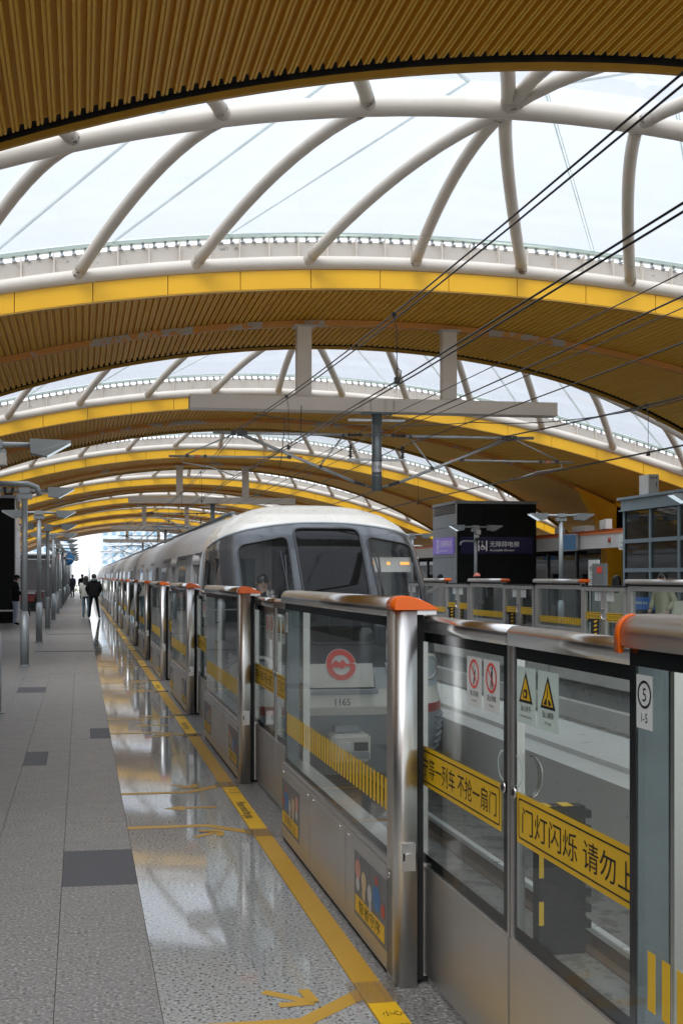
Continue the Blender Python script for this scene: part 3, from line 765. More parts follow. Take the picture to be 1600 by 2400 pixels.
for s in (1, -1):
    m = MB(); m.tube([nosex(-.515 * (1 if s > 0 else -1), .44, .0), nosex(-.515 * (1 if s > 0 else -1), .45, .03), nosex(-.515 * (1 if s > 0 else -1), .55, .03), nosex(-.515 * (1 if s > 0 else -1), .56, 0)], .012, 6); m.obj('grab_handle', 'silver', tr)
# round red emblem: ring cut by two bars with a zigzag between
m = MB(); F = lambda a, b: nosex(-.055 + a, .543 + b, .018); Fb = lambda a, b: nosex(-.055 + a, .543 + b, .015)
ro, ri = .185, .118
def arc(a0, a1, n=18):
    o = [(ro * cos(radians(a0 + (a1 - a0) * i / n)), ro * sin(radians(a0 + (a1 - a0) * i / n))) for i in range(n + 1)]
    q = [(ri * cos(radians(a0 + (a1 - a0) * i / n)), ri * sin(radians(a0 + (a1 - a0) * i / n))) for i in range(n + 1)]
    for i in range(n): m.poly(F, [o[i], o[i + 1], q[i + 1], q[i]])
arc(8, 190); arc(190, 352 - 360 + 370 - 2)
m.poly(F, [(-.18, .028), (-.18, -.028), (-.115, -.028), (-.085, -.028)] + [(-.115, .0)])
zz = [(-.115, -.005), (-.06, .045), (-.025, .02), (0, .045), (.045, .075), (.09, .015), (.178, .015)]
m.poly(F, [(-.118, -.035), (-.118, .01), (-.055, .058), (-.02, .022), (.03, .062), (.068, .012), (.16, .012), (.16, -.02), (.05, -.02), (.0, -.05), (-.03, -.025), (-.06, -.035)])
m.obj('emblem', 'red', tr)
m = MB(); m.disc(Fb, (0, 0), .192, 36, 0); m.obj('emblem_backing', 'white', tr)
m = MB()
for i in range(6):
    z = -.14 - .085 * i
    for s in (1, -1): m.tube([nose(s * (.62 + .9 * j / 8), z, 0) + Vector((s * .012, -.006, 0)) for j in range(9)], .020, 6)
m.obj('bumper_rib', 'bumper', tr)
m = MB(); m.box(TX - .24, TX + .24, 13.55, 13.95, -.60, -.27); m.obj('coupler', 'trainw', tr, bev=.03)
m = MB(); m.box(TX - .17, TX - .02, 13.53, 13.56, -.44, -.36, 0); m.box(TX + .03, TX + .2, 13.53, 13.56, -.46, -.36, 1); m.box(TX - .06, TX + .2, 13.47, 13.56, -.55, -.47, 2); m.box(TX - .16, TX + .14, 13.7, 13.9, -.26, -.19, 2); m.obj('coupler_face', ['white', 'gasket', 'bumper'], tr)
# carriages
PRF = [(1.44, -.72), (1.5, -.6), (1.5, 1.5), (1.485, 1.75), (1.44, 2.0), (1.38, 2.2), (1.27, 2.35), (1.06, 2.5), (.80, 2.6), (.52, 2.66), (0, 2.70)]
PRF = PRF + [(-x, z) for x, z in PRF[-2::-1]]
def prz(z):
    for (xa, a), (xb, b) in zip(PRF, PRF[1:11]):
        if a <= z <= b: return xa + (xb - xa) * (z - a) / (b - a)
    return 1.5
def carriage(y0, y1, doors, idx):
    m = MB(); top = [p for p in PRF if p[1] >= 1.99]
    m.grid([[(TX + x, y, z) for x, z in top] for y in (y0, y1)])
    o = m.obj('carriage_roof', 'trains' if idx else 'trains', tr)
    b = MB()
    segs = []; cur = y0
    for d in doors: segs.append((cur, d - .7)); cur = d + .7
    segs.append((cur, y1))
    side = [(1.44, -.72), (1.5, -.6), (1.5, 1.5), (1.485, 1.75), (1.44, 2.0)]
    for s in (-1, 1):
        for a, c in segs: b.grid([[(TX + s * x, y, z) for x, z in side] for y in (a, c)])
        for d in doors:
            b.grid([[(TX + s * x, y, z) for x, z in [(1.4634, 1.87), (1.44, 2.0)]] for y in (d - .7, d + .7)])
            b.grid([[(TX + s * x, y, z) for x, z in [(1.44, -.72), (1.5, -.6), (1.5, -.02)]] for y in (d - .7, d + .7)])
            JB = [(TX + s * x, z) for x, z in [(1.39, -.02), (1.499, -.02), (1.499, 1.5), (1.484, 1.75), (1.4625, 1.87), (1.39, 1.87)]]
            b.prism(JB, 'y', d - .699, d - .66); b.prism(JB, 'y', d + .66, d + .699); b.box(TX + s * 1.39, TX + s * 1.462, d - .66, d + .66, 1.82, 1.869)
    for y in (y0, y1): b.add([(TX + x, y, z) for x, z in PRF], [tuple(range(len(PRF)))])
    b.obj('carriage_body', 'trains', tr)
    for d in doors:
        dm = MB(); dm.box(TX - 1.43, TX - 1.40, d - .66, d - .006, -.02, 1.82); dm.box(TX - 1.43, TX - 1.40, d + .006, d + .66, -.02, 1.82); do = dm.obj('door', 'tdoor', tr, bev=.004)
        for q in (-1, 1):
            w = MB(); w.box(TX - 1.434, TX - 1.429, d + q * .35 - .21, d + q * .35 + .21, .72, 1.68); w.obj('door_window', 'twin', do)
    for a, c in segs:
        if c - a > 2.2:
            w = MB(); mid = (a + c) / 2; w.prism([(TX - 1.505, .72), (TX - 1.505, 1.5), (TX - 1.491, 1.74), (TX - 1.480, 1.81), (TX - 1.42, 1.81), (TX - 1.42, .72)], 'y', mid - .68, mid + .68); w.obj('window', 'twin', tr, bev=.004)
            l = MB(); l.box(TX - 1.47, TX - 1.44, mid - .5, mid + .5, 1.93, 1.945); l.obj('window_trim', 'gasket', tr)
    u = MB(); u.prism([(TX - .62, 2.62), (TX - .5, 2.80), (TX + .5, 2.80), (TX + .62, 2.62)], 'y', y0 + 6.2, y0 + 10.2); u.prism([(TX - .62, 2.62), (TX - .5, 2.80), (TX + .5, 2.80), (TX + .62, 2.62)], 'y', y1 - 8, y1 - 4); u.obj('roof_unit', 'trains', tr)
    for x in (-.95, .95):
        p = MB(); p.tube([(TX + x, y0 + .3, 2.60), (TX + x, y1 - .3, 2.60)], .03, 6); p.obj('roof_conduit', 'galvd', tr)
cy0 = 16.95
for i in range(6):
    st = cy0 if i == 0 else 37.95 + 22.85 * (i - 1); en = 37.35 + 22.85 * i
    carriage(st, en, [17.95 - .75 + 4.57 * q + (0 if i == 0 else 0) + 22.85 * i for q in range(5)] if i else [17.72 + 4.45 * q for q in range(5)], i)
    if i < 5:
        m = MB(); m.box(TX - 1.25, TX + 1.25, en, en + .6, -.5, 2.35); m.obj('gangway_bellows', 'cabdark', tr)
# cab side window, white cowl edge
for s_ in (-1, 1):
    def sidep(y, z):
        w = itp(z, WW); y0 = itp(z, YN); c = max(0, (YS - y) / (YS - y0)); return Vector((TX + s_ * w * (1 - c ** 4.5) ** (1 / 4.5) + s_ * .003, y, z))
    m = MB(); m.grid([[sidep(15.42 + .86 * i / 6, z) for i in range(7)] for z in (.92, 1.2, 1.5, 1.88)]); m.obj('cab_side_window', 'wglass', tr)
    m = MB(); L = [sidep(15.43, .93), sidep(15.43, 1.87), sidep(16.27, 1.87), sidep(16.27, .93)]; m.tube(L + [L[0]], .022, 6); m.obj('window_gasket', 'gasket', tr)
for yb, lab in ((43.0, 0), (70.0, 1), (92, 2)):
    m = MB(); X = TX
    for s in (-1, 1):
        m.tube([(X + s * .5, yb, 2.72), (X + s * .75, yb + .9, 3.1), (X + s * .35, yb, 3.46)], .025, 6)
        m.tube([(X + s * .5, yb + .02, 2.78), (X - s * .1, yb + .8, 3.1), (X + s * .4, yb, 3.44)], .018, 6)
        m.tube([(X + s * .55, yb - .02, 3.5), (X + s * .8, yb - .02, 3.5), (X + s * .95, yb - .02, 3.38)], .018, 6)
    m.tube([(X - .6, yb - .15, 3.50), (X + .6, yb - .15, 3.50)], .03, 6); m.tube([(X - .6, yb + .15, 3.50), (X + .6, yb + .15, 3.50)], .03, 6); m.box(X - .6, X + .6, yb - .7, yb + 1.0, 2.68, 2.74)
    m.obj('pantograph', 'galvd', tr)

# ------------------------------------------------------------------ near platform screen doors
def nearface(y0, z0, x): return lambda a, b: (x, y0 - a, z0 + b)
def warn_sticker(m, y, z, kind, x):
    F = nearface(y, z, x); F2 = nearface(y, z, x - .0008); F3 = nearface(y, z, x - .0016)
    m.poly(F, [(0, 0), (.155, 0), (.155, .178), (0, .178)], 0)
    c = (.0775, .118)
    if kind in ('smoke', 'lean'):
        m.disc(F3, c, .052, 28, 1, .042)
        d = .042
        m.poly(F3, [(c[0] - d * .74, c[1] + d * .62), (c[0] - d * .62, c[1] + d * .74), (c[0] + d * .74, c[1] - d * .62), (c[0] + d * .62, c[1] - d * .74)], 1)
        if kind == 'smoke':
            m.poly(F2, [(c[0] - .010, c[1] - .036), (c[0] + .0, c[1] - .038), (c[0] + .016, c[1] + .012), (c[0] + .008, c[1] + .015)], 2)
            m.poly(F2, [(c[0] - .014, c[1] + .006), (c[0] - .010, c[1] + .006), (c[0] + .004, c[1] + .032), (c[0] - .0, c[1] + .034)], 2)
        else:
            m.disc(F2, (c[0] + .006, c[1] + .032), .0065, 10, 2)
            m.poly(F2, [(c[0] - .004, c[1] + .024), (c[0] + .012, c[1] + .024), (c[0] + .010, c[1] - .006), (c[0] + .016, c[1] - .038), (c[0] + .010, c[1] - .038), (c[0] + .003, c[1] - .01), (c[0] - .006, c[1] - .038), (c[0] - .012, c[1] - .038), (c[0] - .005, c[1] - .006)], 2)
    else:
        m.poly(F2, [(c[0] - .056, .066), (c[0] + .056, .066), (c[0], .166)], 2); m.poly(F3, [(c[0] - .040, .075), (c[0] + .040, .075), (c[0], .148)], 3)
        F4 = nearface(y, z, x - .0022)
        if kind == 'hand':
            m.poly(F4, [(c[0] - .016, .082), (c[0] + .012, .080), (c[0] + .018, .098), (c[0] + .012, .110), (c[0] - .010, .108), (c[0] - .020, .098)], 2); m.disc(nearface(y, z, x - .0028), (c[0] - .002, .094), .008, 8, 3)
        else:
            m.poly(F4, [(c[0] - .03, .078), (c[0] - .004, .078), (c[0] - .004, .098), (c[0] - .012, .098)], 2); m.poly(F4, [(c[0] + .008, .078), (c[0] + .03, .078), (c[0] + .018, .094), (c[0] + .004, .094)], 2); m.poly(F4, [(c[0] - .003, .100), (c[0] + .004, .100), (c[0] + .002, .132), (c[0] - .002, .132)], 2)
    zh = {'smoke': ('禁止吸烟', 'No smoking'), 'lean': ('禁止倚靠', 'No leaning'), 'hand': ('当心夹手', 'Warning hands pinching'), 'gap': ('当心缝隙', 'Warning gap')}[kind]
    m.text(F2, zh[0], .022, .0775, .040, 2, 'c'); m.text(F2, zh[1], .012, .0775, .020, 2, 'c', sx=.8)
def yellow_sign(y0, z, w, txt, name, par, x):
    m = MB(); F = nearface(y0, z, x); F2 = nearface(y0, z, x - .001)
    h = .16; m.poly(F, [(0, 0), (w, 0), (w, h), (0, h)], 0)
    L = rounded([(.014, .016), (w - .014, .016), (w - .014, h - .016), (.014, h - .016)], .014); L2 = rounded([(.019, .021), (w - .019, .021), (w - .019, h - .021), (.019, h - .021)], .012)
    n = len(L); m.add([F2(*p) for p in L] + [F2(*p) for p in L2], [(i, (i + 1) % n, n + (i + 1) % n, n + i) for i in range(n)], 1)
    u, _, tw = text_geo(txt); sz = .088; m.text(F2, txt, sz, w / 2, .046, 1, 'c', sx=min(1.25, (w - .09) / (tw * sz)))
    return m.obj(name, ['sticker_y', 'ink'], par)
def rail_prof(x0, x1, z0, z1, r):
    P = [(x0, z0), (x1, z0)]
    for i in range(13): a = i / 12 * pi / 2; P.append((x1 - r + r * cos(a), z1 - r + r * sin(a)))
    for i in range(13): a = pi / 2 + i / 12 * pi / 2; P.append((x0 + r + r * cos(a), z1 - r + r * sin(a)))
    return P
def poster(par, y0, title, flip):
    m = MB(); w, h, z0 = .56, .29, .10
    F = nearface(y0, z0, 1.2365)
    m.box(1.2368, 1.2398, y0 - w, y0, z0, z0 + h, 0)
    o = m.obj('poster', ['poster'], par)
    m = MB(); Fa = nearface(y0, z0, 1.2362)
    def blob(a, b, ra, rb, mi, k=0): m.disc(lambda p, q: nearface(y0, z0, 1.2360 - k * .0004)(a + p * ra, b + q * rb), (0, 0), 1, 14, mi)
    for i, (a, b, ra, rb, c) in enumerate([(.07, .215, .05, .045, 1), (.18, .185, .045, .045, 2), (.285, .16, .038, .042, 0), (.40, .175, .06, .06, 3), (.07, .15, .035, .03, 0), (.18, .13, .03, .03, 2), (.29, .11, .022, .028, 0), (.40, .245, .022, .022, 4), (.51, .15, .03, .03, 4)]):
        if flip: a = w - a
        blob(a, b, ra, rb, c, i % 3)
    m.obj('poster_print', ['pwhite', 'ppink', 'pcream', 'pblue', 'pred'], o)
    m = MB(); m.poly(Fa, [(.02, .02), (w - .03, .02), (w - .03, .095), (.02, .095)], 0); m.text(nearface(y0, z0, 1.2355), title, .062, w / 2 - .005, .034, 1, 'c', sx=1.55); m.obj('poster_caption', ['sticker_y', 'ink'], o)
def make_panel(k, full=True):
    ya = 4.45 + PITCH * k; yb = ya + 2.65
    t = thing('platform_screen', '', 'screen panel', (1.3, ya, 0), 'fixed glass and steel screen panels along the near platform')
    for i, (p, q) in enumerate([(ya + .06, ya + .89), (ya + .895, ya + 1.76), (ya + 1.765, yb)] if full else [(ya + .06, yb)]):
        m = MB(); m.box(1.24, 1.40, p, q, .02, .452); o = m.obj('lower_panel', 'steel', t, bev=.004)
        if full:
            for yy in ((p + .05, q - .06) if i != 1 else (p + .12, q - .10)):
                s = MB(); s.tube([(1.2405, yy, .425), (1.2365, yy, .425)], .014, 12); s.disc(lambda a, b: (1.2362, yy + a, .425 + b), (0, 0), .006, 8, 1); s.obj('screw', ['chrome', 'ink'], o)
    m = MB(); m.box(1.245, 1.395, ya + .06, yb, .455, .478); m.box(1.25, 1.39, ya + .06, yb, .452, .455, 1); m.obj('sill', ['steel', 'dark'], t)
    m = MB(); m.box(1.25, 1.39, ya + .06, yb, 0, .02); m.obj('base_gap', 'dark', t)
    m = MB(); m.box(1.258, 1.268, ya + .05, yb - .02, .478, 1.476); m.obj('glass', 'glass', t)
    m = MB(); m.box(1.2565, 1.2575, ya + .05, yb - .02, 1.435, 1.476); m.box(1.2565, 1.2575, ya + .05, ya + .13, .478, 1.435); m.box(1.2565, 1.2575, yb - .05, yb - .02, .478, 1.435); m.box(1.2565, 1.2575, ya + .13, yb - .05, .478, .515)
    m.obj('glass_border', 'frit', t)
    m = MB(); m.prism(rail_prof(1.236, 1.405, 1.476, 1.552, .045), 'y', ya + .132, yb + .005, 0, True); m.obj('top_rail', 'chrome', t, bev=.004)
    m = MB(); m.box(1.27, 1.345, yb - .035, yb, .478, 1.476); m.obj('end_stile', 'galvd', t)
    # post with a rounded outer corner
    P = [(1.325, ya), (1.325, ya + .145), (1.24, ya + .145)]
    for i in range(9): a = pi + i / 8 * pi / 2; P.append((1.24 + .034 + .034 * cos(a), ya + .034 + .034 * sin(a)))
    m = MB(); m.prism(P, 'z', 0, 1.503, 0, True); m.obj('post', 'steel', t)
    m = MB(); m.box(1.325, 1.36, ya + .03, ya + .14, .02, 1.49); m.obj('post_slot', 'dark', t)  # solid black box painting the shade of the gap beside the post
    m = MB(); m.prism([(1.233, 1.505), (1.231, 1.522), (1.236, 1.540), (1.248, 1.553), (1.266, 1.561), (1.288, 1.562), (1.318, 1.555), (1.35, 1.543), (1.38, 1.529), (1.402, 1.517), (1.416, 1.508), (1.414, 1.505)], 'y', ya - .005, ya + .130, 0, True); o = m.obj('orange_cap', 'orange', t, bev=.011, seg=3)
    m = MB(); m.box(1.326, 1.405, ya + .0, ya + .17, 1.487, 1.5045); m.obj('cap_plate', 'white', t)
    if full:
        m = MB(); m.box(1.262, 1.318, ya - .003, ya, .465, .575); m.tube([(1.292, ya - .003, .52), (1.292, ya - .009, .52)], .017, 14); m.box(1.266, 1.274, ya - .0045, ya - .003, .505, .535, 1); m.obj('lock_plate', ['chrome', 'ink'], t)
        m = MB(); n = int((2.65 - .20) / .064)
        for i in range(n): y = ya + .14 + i * .064; m.box(1.2555, 1.2562, y, y + .034, .668, .80)
        m.obj('hazard_stripe', 'sticker_y', t)
        for y0, side in ((ya + .215, 0), (yb - .055, 1)):
            m = MB(); F = nearface(y0, 1.295, 1.2558); F2 = nearface(y0, 1.295, 1.2552)
            m.poly(F, [(0, 0), (.075, 0), (.075, .122), (0, .122)], 0)
            m.disc(F2, (.0375, .078), .032, 28, 1, .026); m.text(F2, '5', .044, .0375, .0625, 1, 'c'); m.text(F2, '1-5', .030, .0375, .015, 1, 'c', sx=.9)
            m.obj('door_number_sticker', ['sticker_w', 'ink'], t)
        poster(t, ya + .70, '智者守序', False); poster(t, yb - .03, '文明礼让', True)
    return t
def leaf(par, y0, y1, which, full):
    m = MB(); x0, x1 = 1.372, 1.418
    m.box(x0, x1, y0, y1, .03, .472); o = m.obj('leaf', 'steel', par, bev=.004)
    for q0, q1 in ((y0, y0 + .018), (y1 - .018, y1)):
        m = MB(); m.box(x0 + .004, x1, q0, q1, .472, 1.416); m.obj('leaf_stile', 'steel', o)
    m = MB(); m.box(x0 + .011, x0 + .019, y0 + .018, y1 - .018, .472, 1.416); m.obj('leaf_glass', 'glass', o)
    m = MB(); bx = (x0 + .0095, x0 + .0105)
    m.box(*bx, y0 + .018, y1 - .018, 1.375, 1.416); m.box(*bx, y0 + .018, y1 - .018, .472, .515); m.box(*bx, y0 + .018, y0 + .065, .515, 1.375); m.box(*bx, y1 - .04, y1 - .018, .515, 1.375)
    m.obj('leaf_border', 'frit', o)
    m = MB(); m.prism(rail_prof(1.362, 1.432, 1.416, 1.480, .026), 'y', y0, y1, 0, True); m.obj('leaf_rail', 'chrome', o, bev=.006)
    if full:
        X = x0 + .0085
        if which == 'A':
            yellow_sign(y1 - .03, .790, .93, '宁等一列车 不抢一扇门', 'yellow_sign', o, X)
            m = MB(); warn_sticker(m, y0 + .43, 1.176, 'smoke', X); warn_sticker(m, y0 + .255, 1.176, 'lean', X)
        else:
            yellow_sign(y1 - .045, .790, .95, '门灯闪烁 请勿上下', 'yellow_sign', o, X)
            m = MB(); warn_sticker(m, y1 - .042, 1.176, 'hand', X); warn_sticker(m, y1 - .215, 1.176, 'gap', X)
        m.obj('warning_sticker', ['sticker_w' if which == 'A' else 'sticker_g', 'red', 'ink', 'sticker_y'], o)
        yy = y0 + .055 if which == 'A' else y1 - .028
        m = MB(); m.tube([(x0 + .008, yy, .944), (x0 + .0, yy, .944)], .020, 16); m.disc(lambda a, b: (x0 - .0005, yy + a, .944 + b), (0, 0), .011, 12, 1); m.obj('lock_barrel', ['chrome', 'ink'], o)
        s = 1 if which == 'A' else -1; yc = y0 + .066 if which == 'A' else y1 - .041
        m = MB(); H = [(s * .052 * cos(radians(a)), .052 * sin(radians(a))) for a in range(-90, 91, 12)]; H2 = [(p * .72, q * .72) for p, q in H]
        H2 = [(p * .86, q * .86) for p, q in H]; m.add([(X, yc + p, 1.015 + q) for p, q in H] + [(X, yc + p, 1.015 + q) for p, q in H2], [(i, i + 1, len(H) + i + 1, len(H) + i) for i in range(len(H) - 1)]); m.obj('pull_sticker', 'sticker_g', o)
    return o
def make_gate(k, full=True):
    c = 3.575 + PITCH * k
    t = thing('screen_gate', '', 'sliding gate', (1.4, c, 0), 'sliding glass gates along the near platform')
    leaf(t, c + .005, c + 1.05, 'A', full); leaf(t, c - 1.05, c - .005, 'B', full)
    if full:
        m = MB(); y = c - .11
        m.box(1.43, 1.585, y, y + .05, .44, .91); 
        for i in range(9): m.box(1.585, 1.605, y, y + .05, .47 + i * .05, .495 + i * .05)
        m.obj('rubber_block', 'rubber', t)
        m = MB()
        for i in range(4):
            if i % 2 == 0: m.box(1.435 + i * .036, 1.435 + (i + 1) * .036, y - .002, y + .052, .9105, .913)
        for i in range(6):
            if i % 2 == 1: m.box(1.4295, 1.445, y - .002, y, .46 + i * .075, .535 + i * .075)
        m.obj('hazard_tape', 'sticker_y', t)
        m = MB(); m.grid([[(1.422 + .035 * cos(a) * q, c - .05 - w_, 1.0 + .065 * sin(a)) for a in [radians(-100 + 20 * i) for i in range(11)]] for w_, q in ((0, .8), (0, 1), (.03, 1), (.03, .8), (0, .8))]); m.obj('release_handle', 'chrome', t)
    return t
p0 = make_panel(-1); p0['label'] = 'screen panel closest to the camera with orange rim at its far end'
m = MB(); yb = 4.45 - PITCH + 2.65; Q = [q for q in rail_prof(1.2335, 1.4065, 1.4735, 1.5535, .046) if q[0] < 1.275 and q[1] > 1.474]; Q = sorted(Q, key=lambda q: q[1]); Q = [(1.2335, 1.462)] + Q + [(1.283, 1.5500), (1.262, 1.535), (1.25, 1.51), (1.245, 1.462)]
m.prism(Q, 'y', yb - .012, yb + .012, 0, True); m.obj('orange_end_rim', 'orange', p0)
g0 = make_gate(0); g0['label'] = 'nearest sliding gate with whole yellow warning signs, closest to the camera'
p1 = make_panel(0); p1['label'] = 'screen panel through whose glass the train nose and emblem show'
def nth(k): return ORD[k]
for k in range(1, 8):
    dup(p1, (1.3, 4.45 + PITCH * k, 0), f'steel and glass screen panel with orange cap, {nth(k + 1)} from the camera'); dup(g0, (1.4, 3.575 + PITCH * k, 0), f'sliding glass gate, {nth(k)} from the camera along the near platform')
p2 = make_panel(8, False); p2['label'] = 'steel and glass screen panel with orange cap, tenth from the camera'
g2 = make_gate(8, False); g2['label'] = 'sliding glass gate, ninth from the camera along the near platform'
for k in range(9, 25):
    dup(p2, (1.3, 4.45 + PITCH * k, 0), f'steel and glass screen panel with orange cap, {nth(k + 1)} from the camera'); dup(g2, (1.4, 3.575 + PITCH * k, 0), f'sliding glass gate, {nth(k)} from the camera along the near platform')

# ------------------------------------------------------------------ far platform screen doors (seen from the track side)
XF = 10.42
def far_panel():
    ya, yb = 22.9, 25.5
    t = thing('platform_screen', '', 'screen panel', (XF, ya, 0), 'fixed screen panels along the far platform')
    m = MB(); m.box(XF, XF + .15, ya, yb, 0, .47); m.obj('lower_panel', 'alu', t, bev=.004)
    m = MB(); m.box(XF, XF + .10, ya, ya + .10, .47, 1.44); m.box(XF, XF + .10, yb - .16, yb, .47, 1.44); m.box(XF, XF + .1, ya + .1, yb - .16, 1.36, 1.44); m.box(XF, XF + .1, ya + .1, yb - .16, .47, .53); m.obj('frame', 'alu', t, bev=.004)
    m = MB(); m.box(XF + .05, XF + .058, ya + .1, yb - .16, .53, 1.36); m.obj('glass', 'farglass', t)
    m = MB(); m.prism(rail_prof(XF - .06, XF + .16, 1.50, 1.585, .05), 'y', ya + .16, yb, 0, True); m.box(XF, XF + .1, ya + .1, yb - .05, 1.44, 1.50, 1); m.obj('top_rail', ['steel', 'rubber'], t, bev=.01)
    m = MB(); m.prism(rail_prof(XF - .06, XF + .16, 1.50, 1.585, .05), 'y', ya - .04, ya + .155, 0, True); m.obj('orange_cap', 'orange', t, bev=.03)
    m = MB()
    for i in range(27): y = ya + .12 + i * .086; m.box(XF + .044, XF + .049, y, y + .046, .60, .75)
    m.obj('hazard_stripe', 'sticker_y', t)
    return t
def far_gate():
    c = 22.9 - .98
    t = thing('far_screen_gate', '', 'sliding gate', (XF, c, 0), 'sliding gates along the far platform')
    for s in (-1, 1):
        a, b = (c - .96, c - .01) if s < 0 else (c + .01, c + .96)
        m = MB(); m.box(XF - .02, XF + .05, a, b, .02, .40); m.box(XF - .02, XF + .05, a, a + .10, .40, 1.34); m.box(XF - .02, XF + .05, b - .10, b, .40, 1.34); m.box(XF - .04, XF + .06, a, b, 1.34, 1.42)
        o = m.obj('leaf', 'alu', t, bev=.004)
        m = MB(); m.box(XF + .01, XF + .018, a + .1, b - .1, .40, 1.34); m.obj('leaf_glass', 'farglass', o)
        m = MB(); m.box(XF - .05, XF + .06, a - .005, b + .005, 1.425, 1.455); m.obj('leaf_rail', 'rubber', o)
        w = b - a - .2; F = nearface(b - .1, .74, XF + .006); F2 = nearface(b - .1, .74, XF + .003)
        m = MB(); m.poly(F, [(0, 0), (w, 0), (w, .17), (0, .17)], 0)
        L = [(.02, .02), (w - .02, .02), (w - .02, .15), (.02, .15)]; L2 = [(.03, .03), (w - .03, .03), (w - .03, .14), (.03, .14)]
        m.add([F2(*p) for p in L] + [F2(*p) for p in L2], [(i, (i + 1) % 4, 4 + (i + 1) % 4, 4 + i) for i in range(4)], 1); m.text(F2, '宁等一列车 不抢一扇门', .065, w / 2, .06, 1, 'c', sx=.86); m.obj('yellow_sign', ['sticker_y', 'ink'], o)
        m = MB(); q = b - .1 if s < 0 else a + .1 + .32
        for d in (0, .17): m.box(XF + .004, XF + .008, q - d - .15, q - d, 1.14, 1.33)
        m.obj('white_sticker', 'sticker_w', o)
    m = MB(); m.box(XF - .20, XF - .045, c + .12, c + .17, .16, .78); m.box(XF - .2, XF - .045, c + .17, c + .30, .72, .78); m.obj('rubber_block', 'rubber', t)
    m = MB()
    for i in range(7): m.obox((XF - .125, c + .118, .22 + i * .085), (.03, 0, .012), (0, .002, 0), (-.004, 0, .016))
    m.obj('hazard_tape', 'sticker_y', t)
    m = MB(); m.tube([(XF - .03, c + .06 * cos(a), .88 + .11 * sin(a)) for a in [radians(q) for q in range(-120, 121, 20)]], .018, 8); m.obj('release_handle', 'chrome', t)
    return t
fp = far_panel(); fp['label'] = 'far platform screen panel between the two lamp posts and tall glass booth'
fg = far_gate(); fg['label'] = 'far platform gate in front of the woman in cream coat'
fl_ = {-2: 'hidden behind the closest steel panel', -1: 'in front of the walker in khaki coat', 1: 'in front of the cap wearer', 2: 'beside the train nose', 3: 'behind the train nose', 4: 'behind the lead carriage', 5: 'farther behind the lead carriage'}
for k in (-2, -1, 1, 2, 3): dup(fp, (XF, 22.9 + PITCH * k, 0), 'far platform screen panel ' + fl_[k])
fg_ = {-1: 'below the tall glass booth', 1: 'under the lamp post with two flat lamps', 2: 'in front of the lift, next to the train nose', 3: 'hidden behind the train nose'}
for k in (-1, 1, 2, 3): dup(fg, (XF, 21.92 + PITCH * k, 0), 'far platform gate ' + fg_[k])

# ------------------------------------------------------------------ lamp posts
def lamp_head(m, x, y, z, s, mi0=0, mi1=1):
    # wedge-shaped lamp pointing sideways (s = +1/-1 along x)
    top = [(x + s * .0, y - .16, z + .06), (x + s * .48, y - .12, z + .05), (x + s * .48, y + .12, z + .05), (x + s * .0, y + .16, z + .06)]
    bot = [(x + s * .01, y - .13, z - .11), (x + s * .20, y - .11, z - .14), (x + s * .20, y + .11, z - .14), (x + s * .01, y + .13, z - .11)]
    tip = [(x + s * .48, y - .12, z + .02), (x + s * .48, y + .12, z + .02)]
    m.add(top, [(0, 1, 2, 3)], mi0); m.add(bot, [(0, 1, 2, 3)], mi0)
    m.add([top[0], bot[0], bot[3], top[3]], [(0, 1, 2, 3)], mi0)
    m.add([bot[1], tip[0], tip[1], bot[2]], [(0, 1, 2, 3)], mi1)
    m.add([top[0], top[1], tip[0], bot[1], bot[0]], [(0, 1, 2, 3, 4)], mi0); m.add([top[3], top[2], tip[1], bot[2], bot[3]], [(0, 1, 2, 3, 4)], mi0); m.add([top[1], top[2], tip[1], tip[0]], [(0, 1, 2, 3)], mi0)
def lamp_post(x, y, label, group, h=3.2, arms=True, cctv=0):
    t = thing('lamp_post', label, 'lamp post', (x, y, 0), group)
    m = MB(); m.tube([(x, y, .02), (x, y, .93)], .082, 20); m.tube([(x, y, .93), (x, y, 1.0)], [.082, .056], 20); m.tube([(x, y, 0), (x, y, .02)], .11, 20); m.obj('post_sleeve', 'grey_paint', t)
    m = MB(); m.tube([(x, y, 1.0), (x, y, h - .05)], .056, 20); m.obj('post', 'grey_paint', t)
    m = MB(); m.box(x - .10, x + .10, y - .10, y + .10, h - .06, h + .05); m.box(x - .14, x + .14, y - .07, y + .07, h - .16, h - .06); m.obj('junction_box', 'grey_paint', t, bev=.012)
    m = MB(); m.tube([(x - .62, y, h), (x + .62, y, h)], .032, 10)
    if arms: m.obj('arm', 'grey_paint', t)
    if arms:
        for s in (1, -1):
            m = MB(); lamp_head(m, x + s * .42, y, h - .0, s); m.obj('lamp_head', ['grey_paint', 'lampw'], t)
    if cctv:
        zz = h - .47
        m = MB(); m.tube([(x, y, zz), (x + cctv * .40, y, zz), (x + cctv * .50, y, zz - .04), (x + cctv * .53, y, zz - .14)], .034, 12); m.obj('camera_arm', 'grey_paint', t)
        m = MB(); m.box(x - .02, x + .14, y - .10, y + .10, zz + .22, zz + .36); m.tube([(x, y - .12, zz + .19), (x, y - .12, zz + .10)], .075, 16); m.ball((x, y - .12, zz + .08), .07, .07, .09, 14, 8, 1); m.obj('dome_camera', ['ivory', 'twin'], t)
        m = MB(); m.tube([(x + .12, y, zz - .04), (x + .13, y + .01, zz - .12), (x + .2, y + .01, zz - .12), (x + .22, y, zz - .04)], .02, 8); m.obj('camera_cable', 'rubber', t)
    return t
GL = 'grey lamp posts along the near platform'
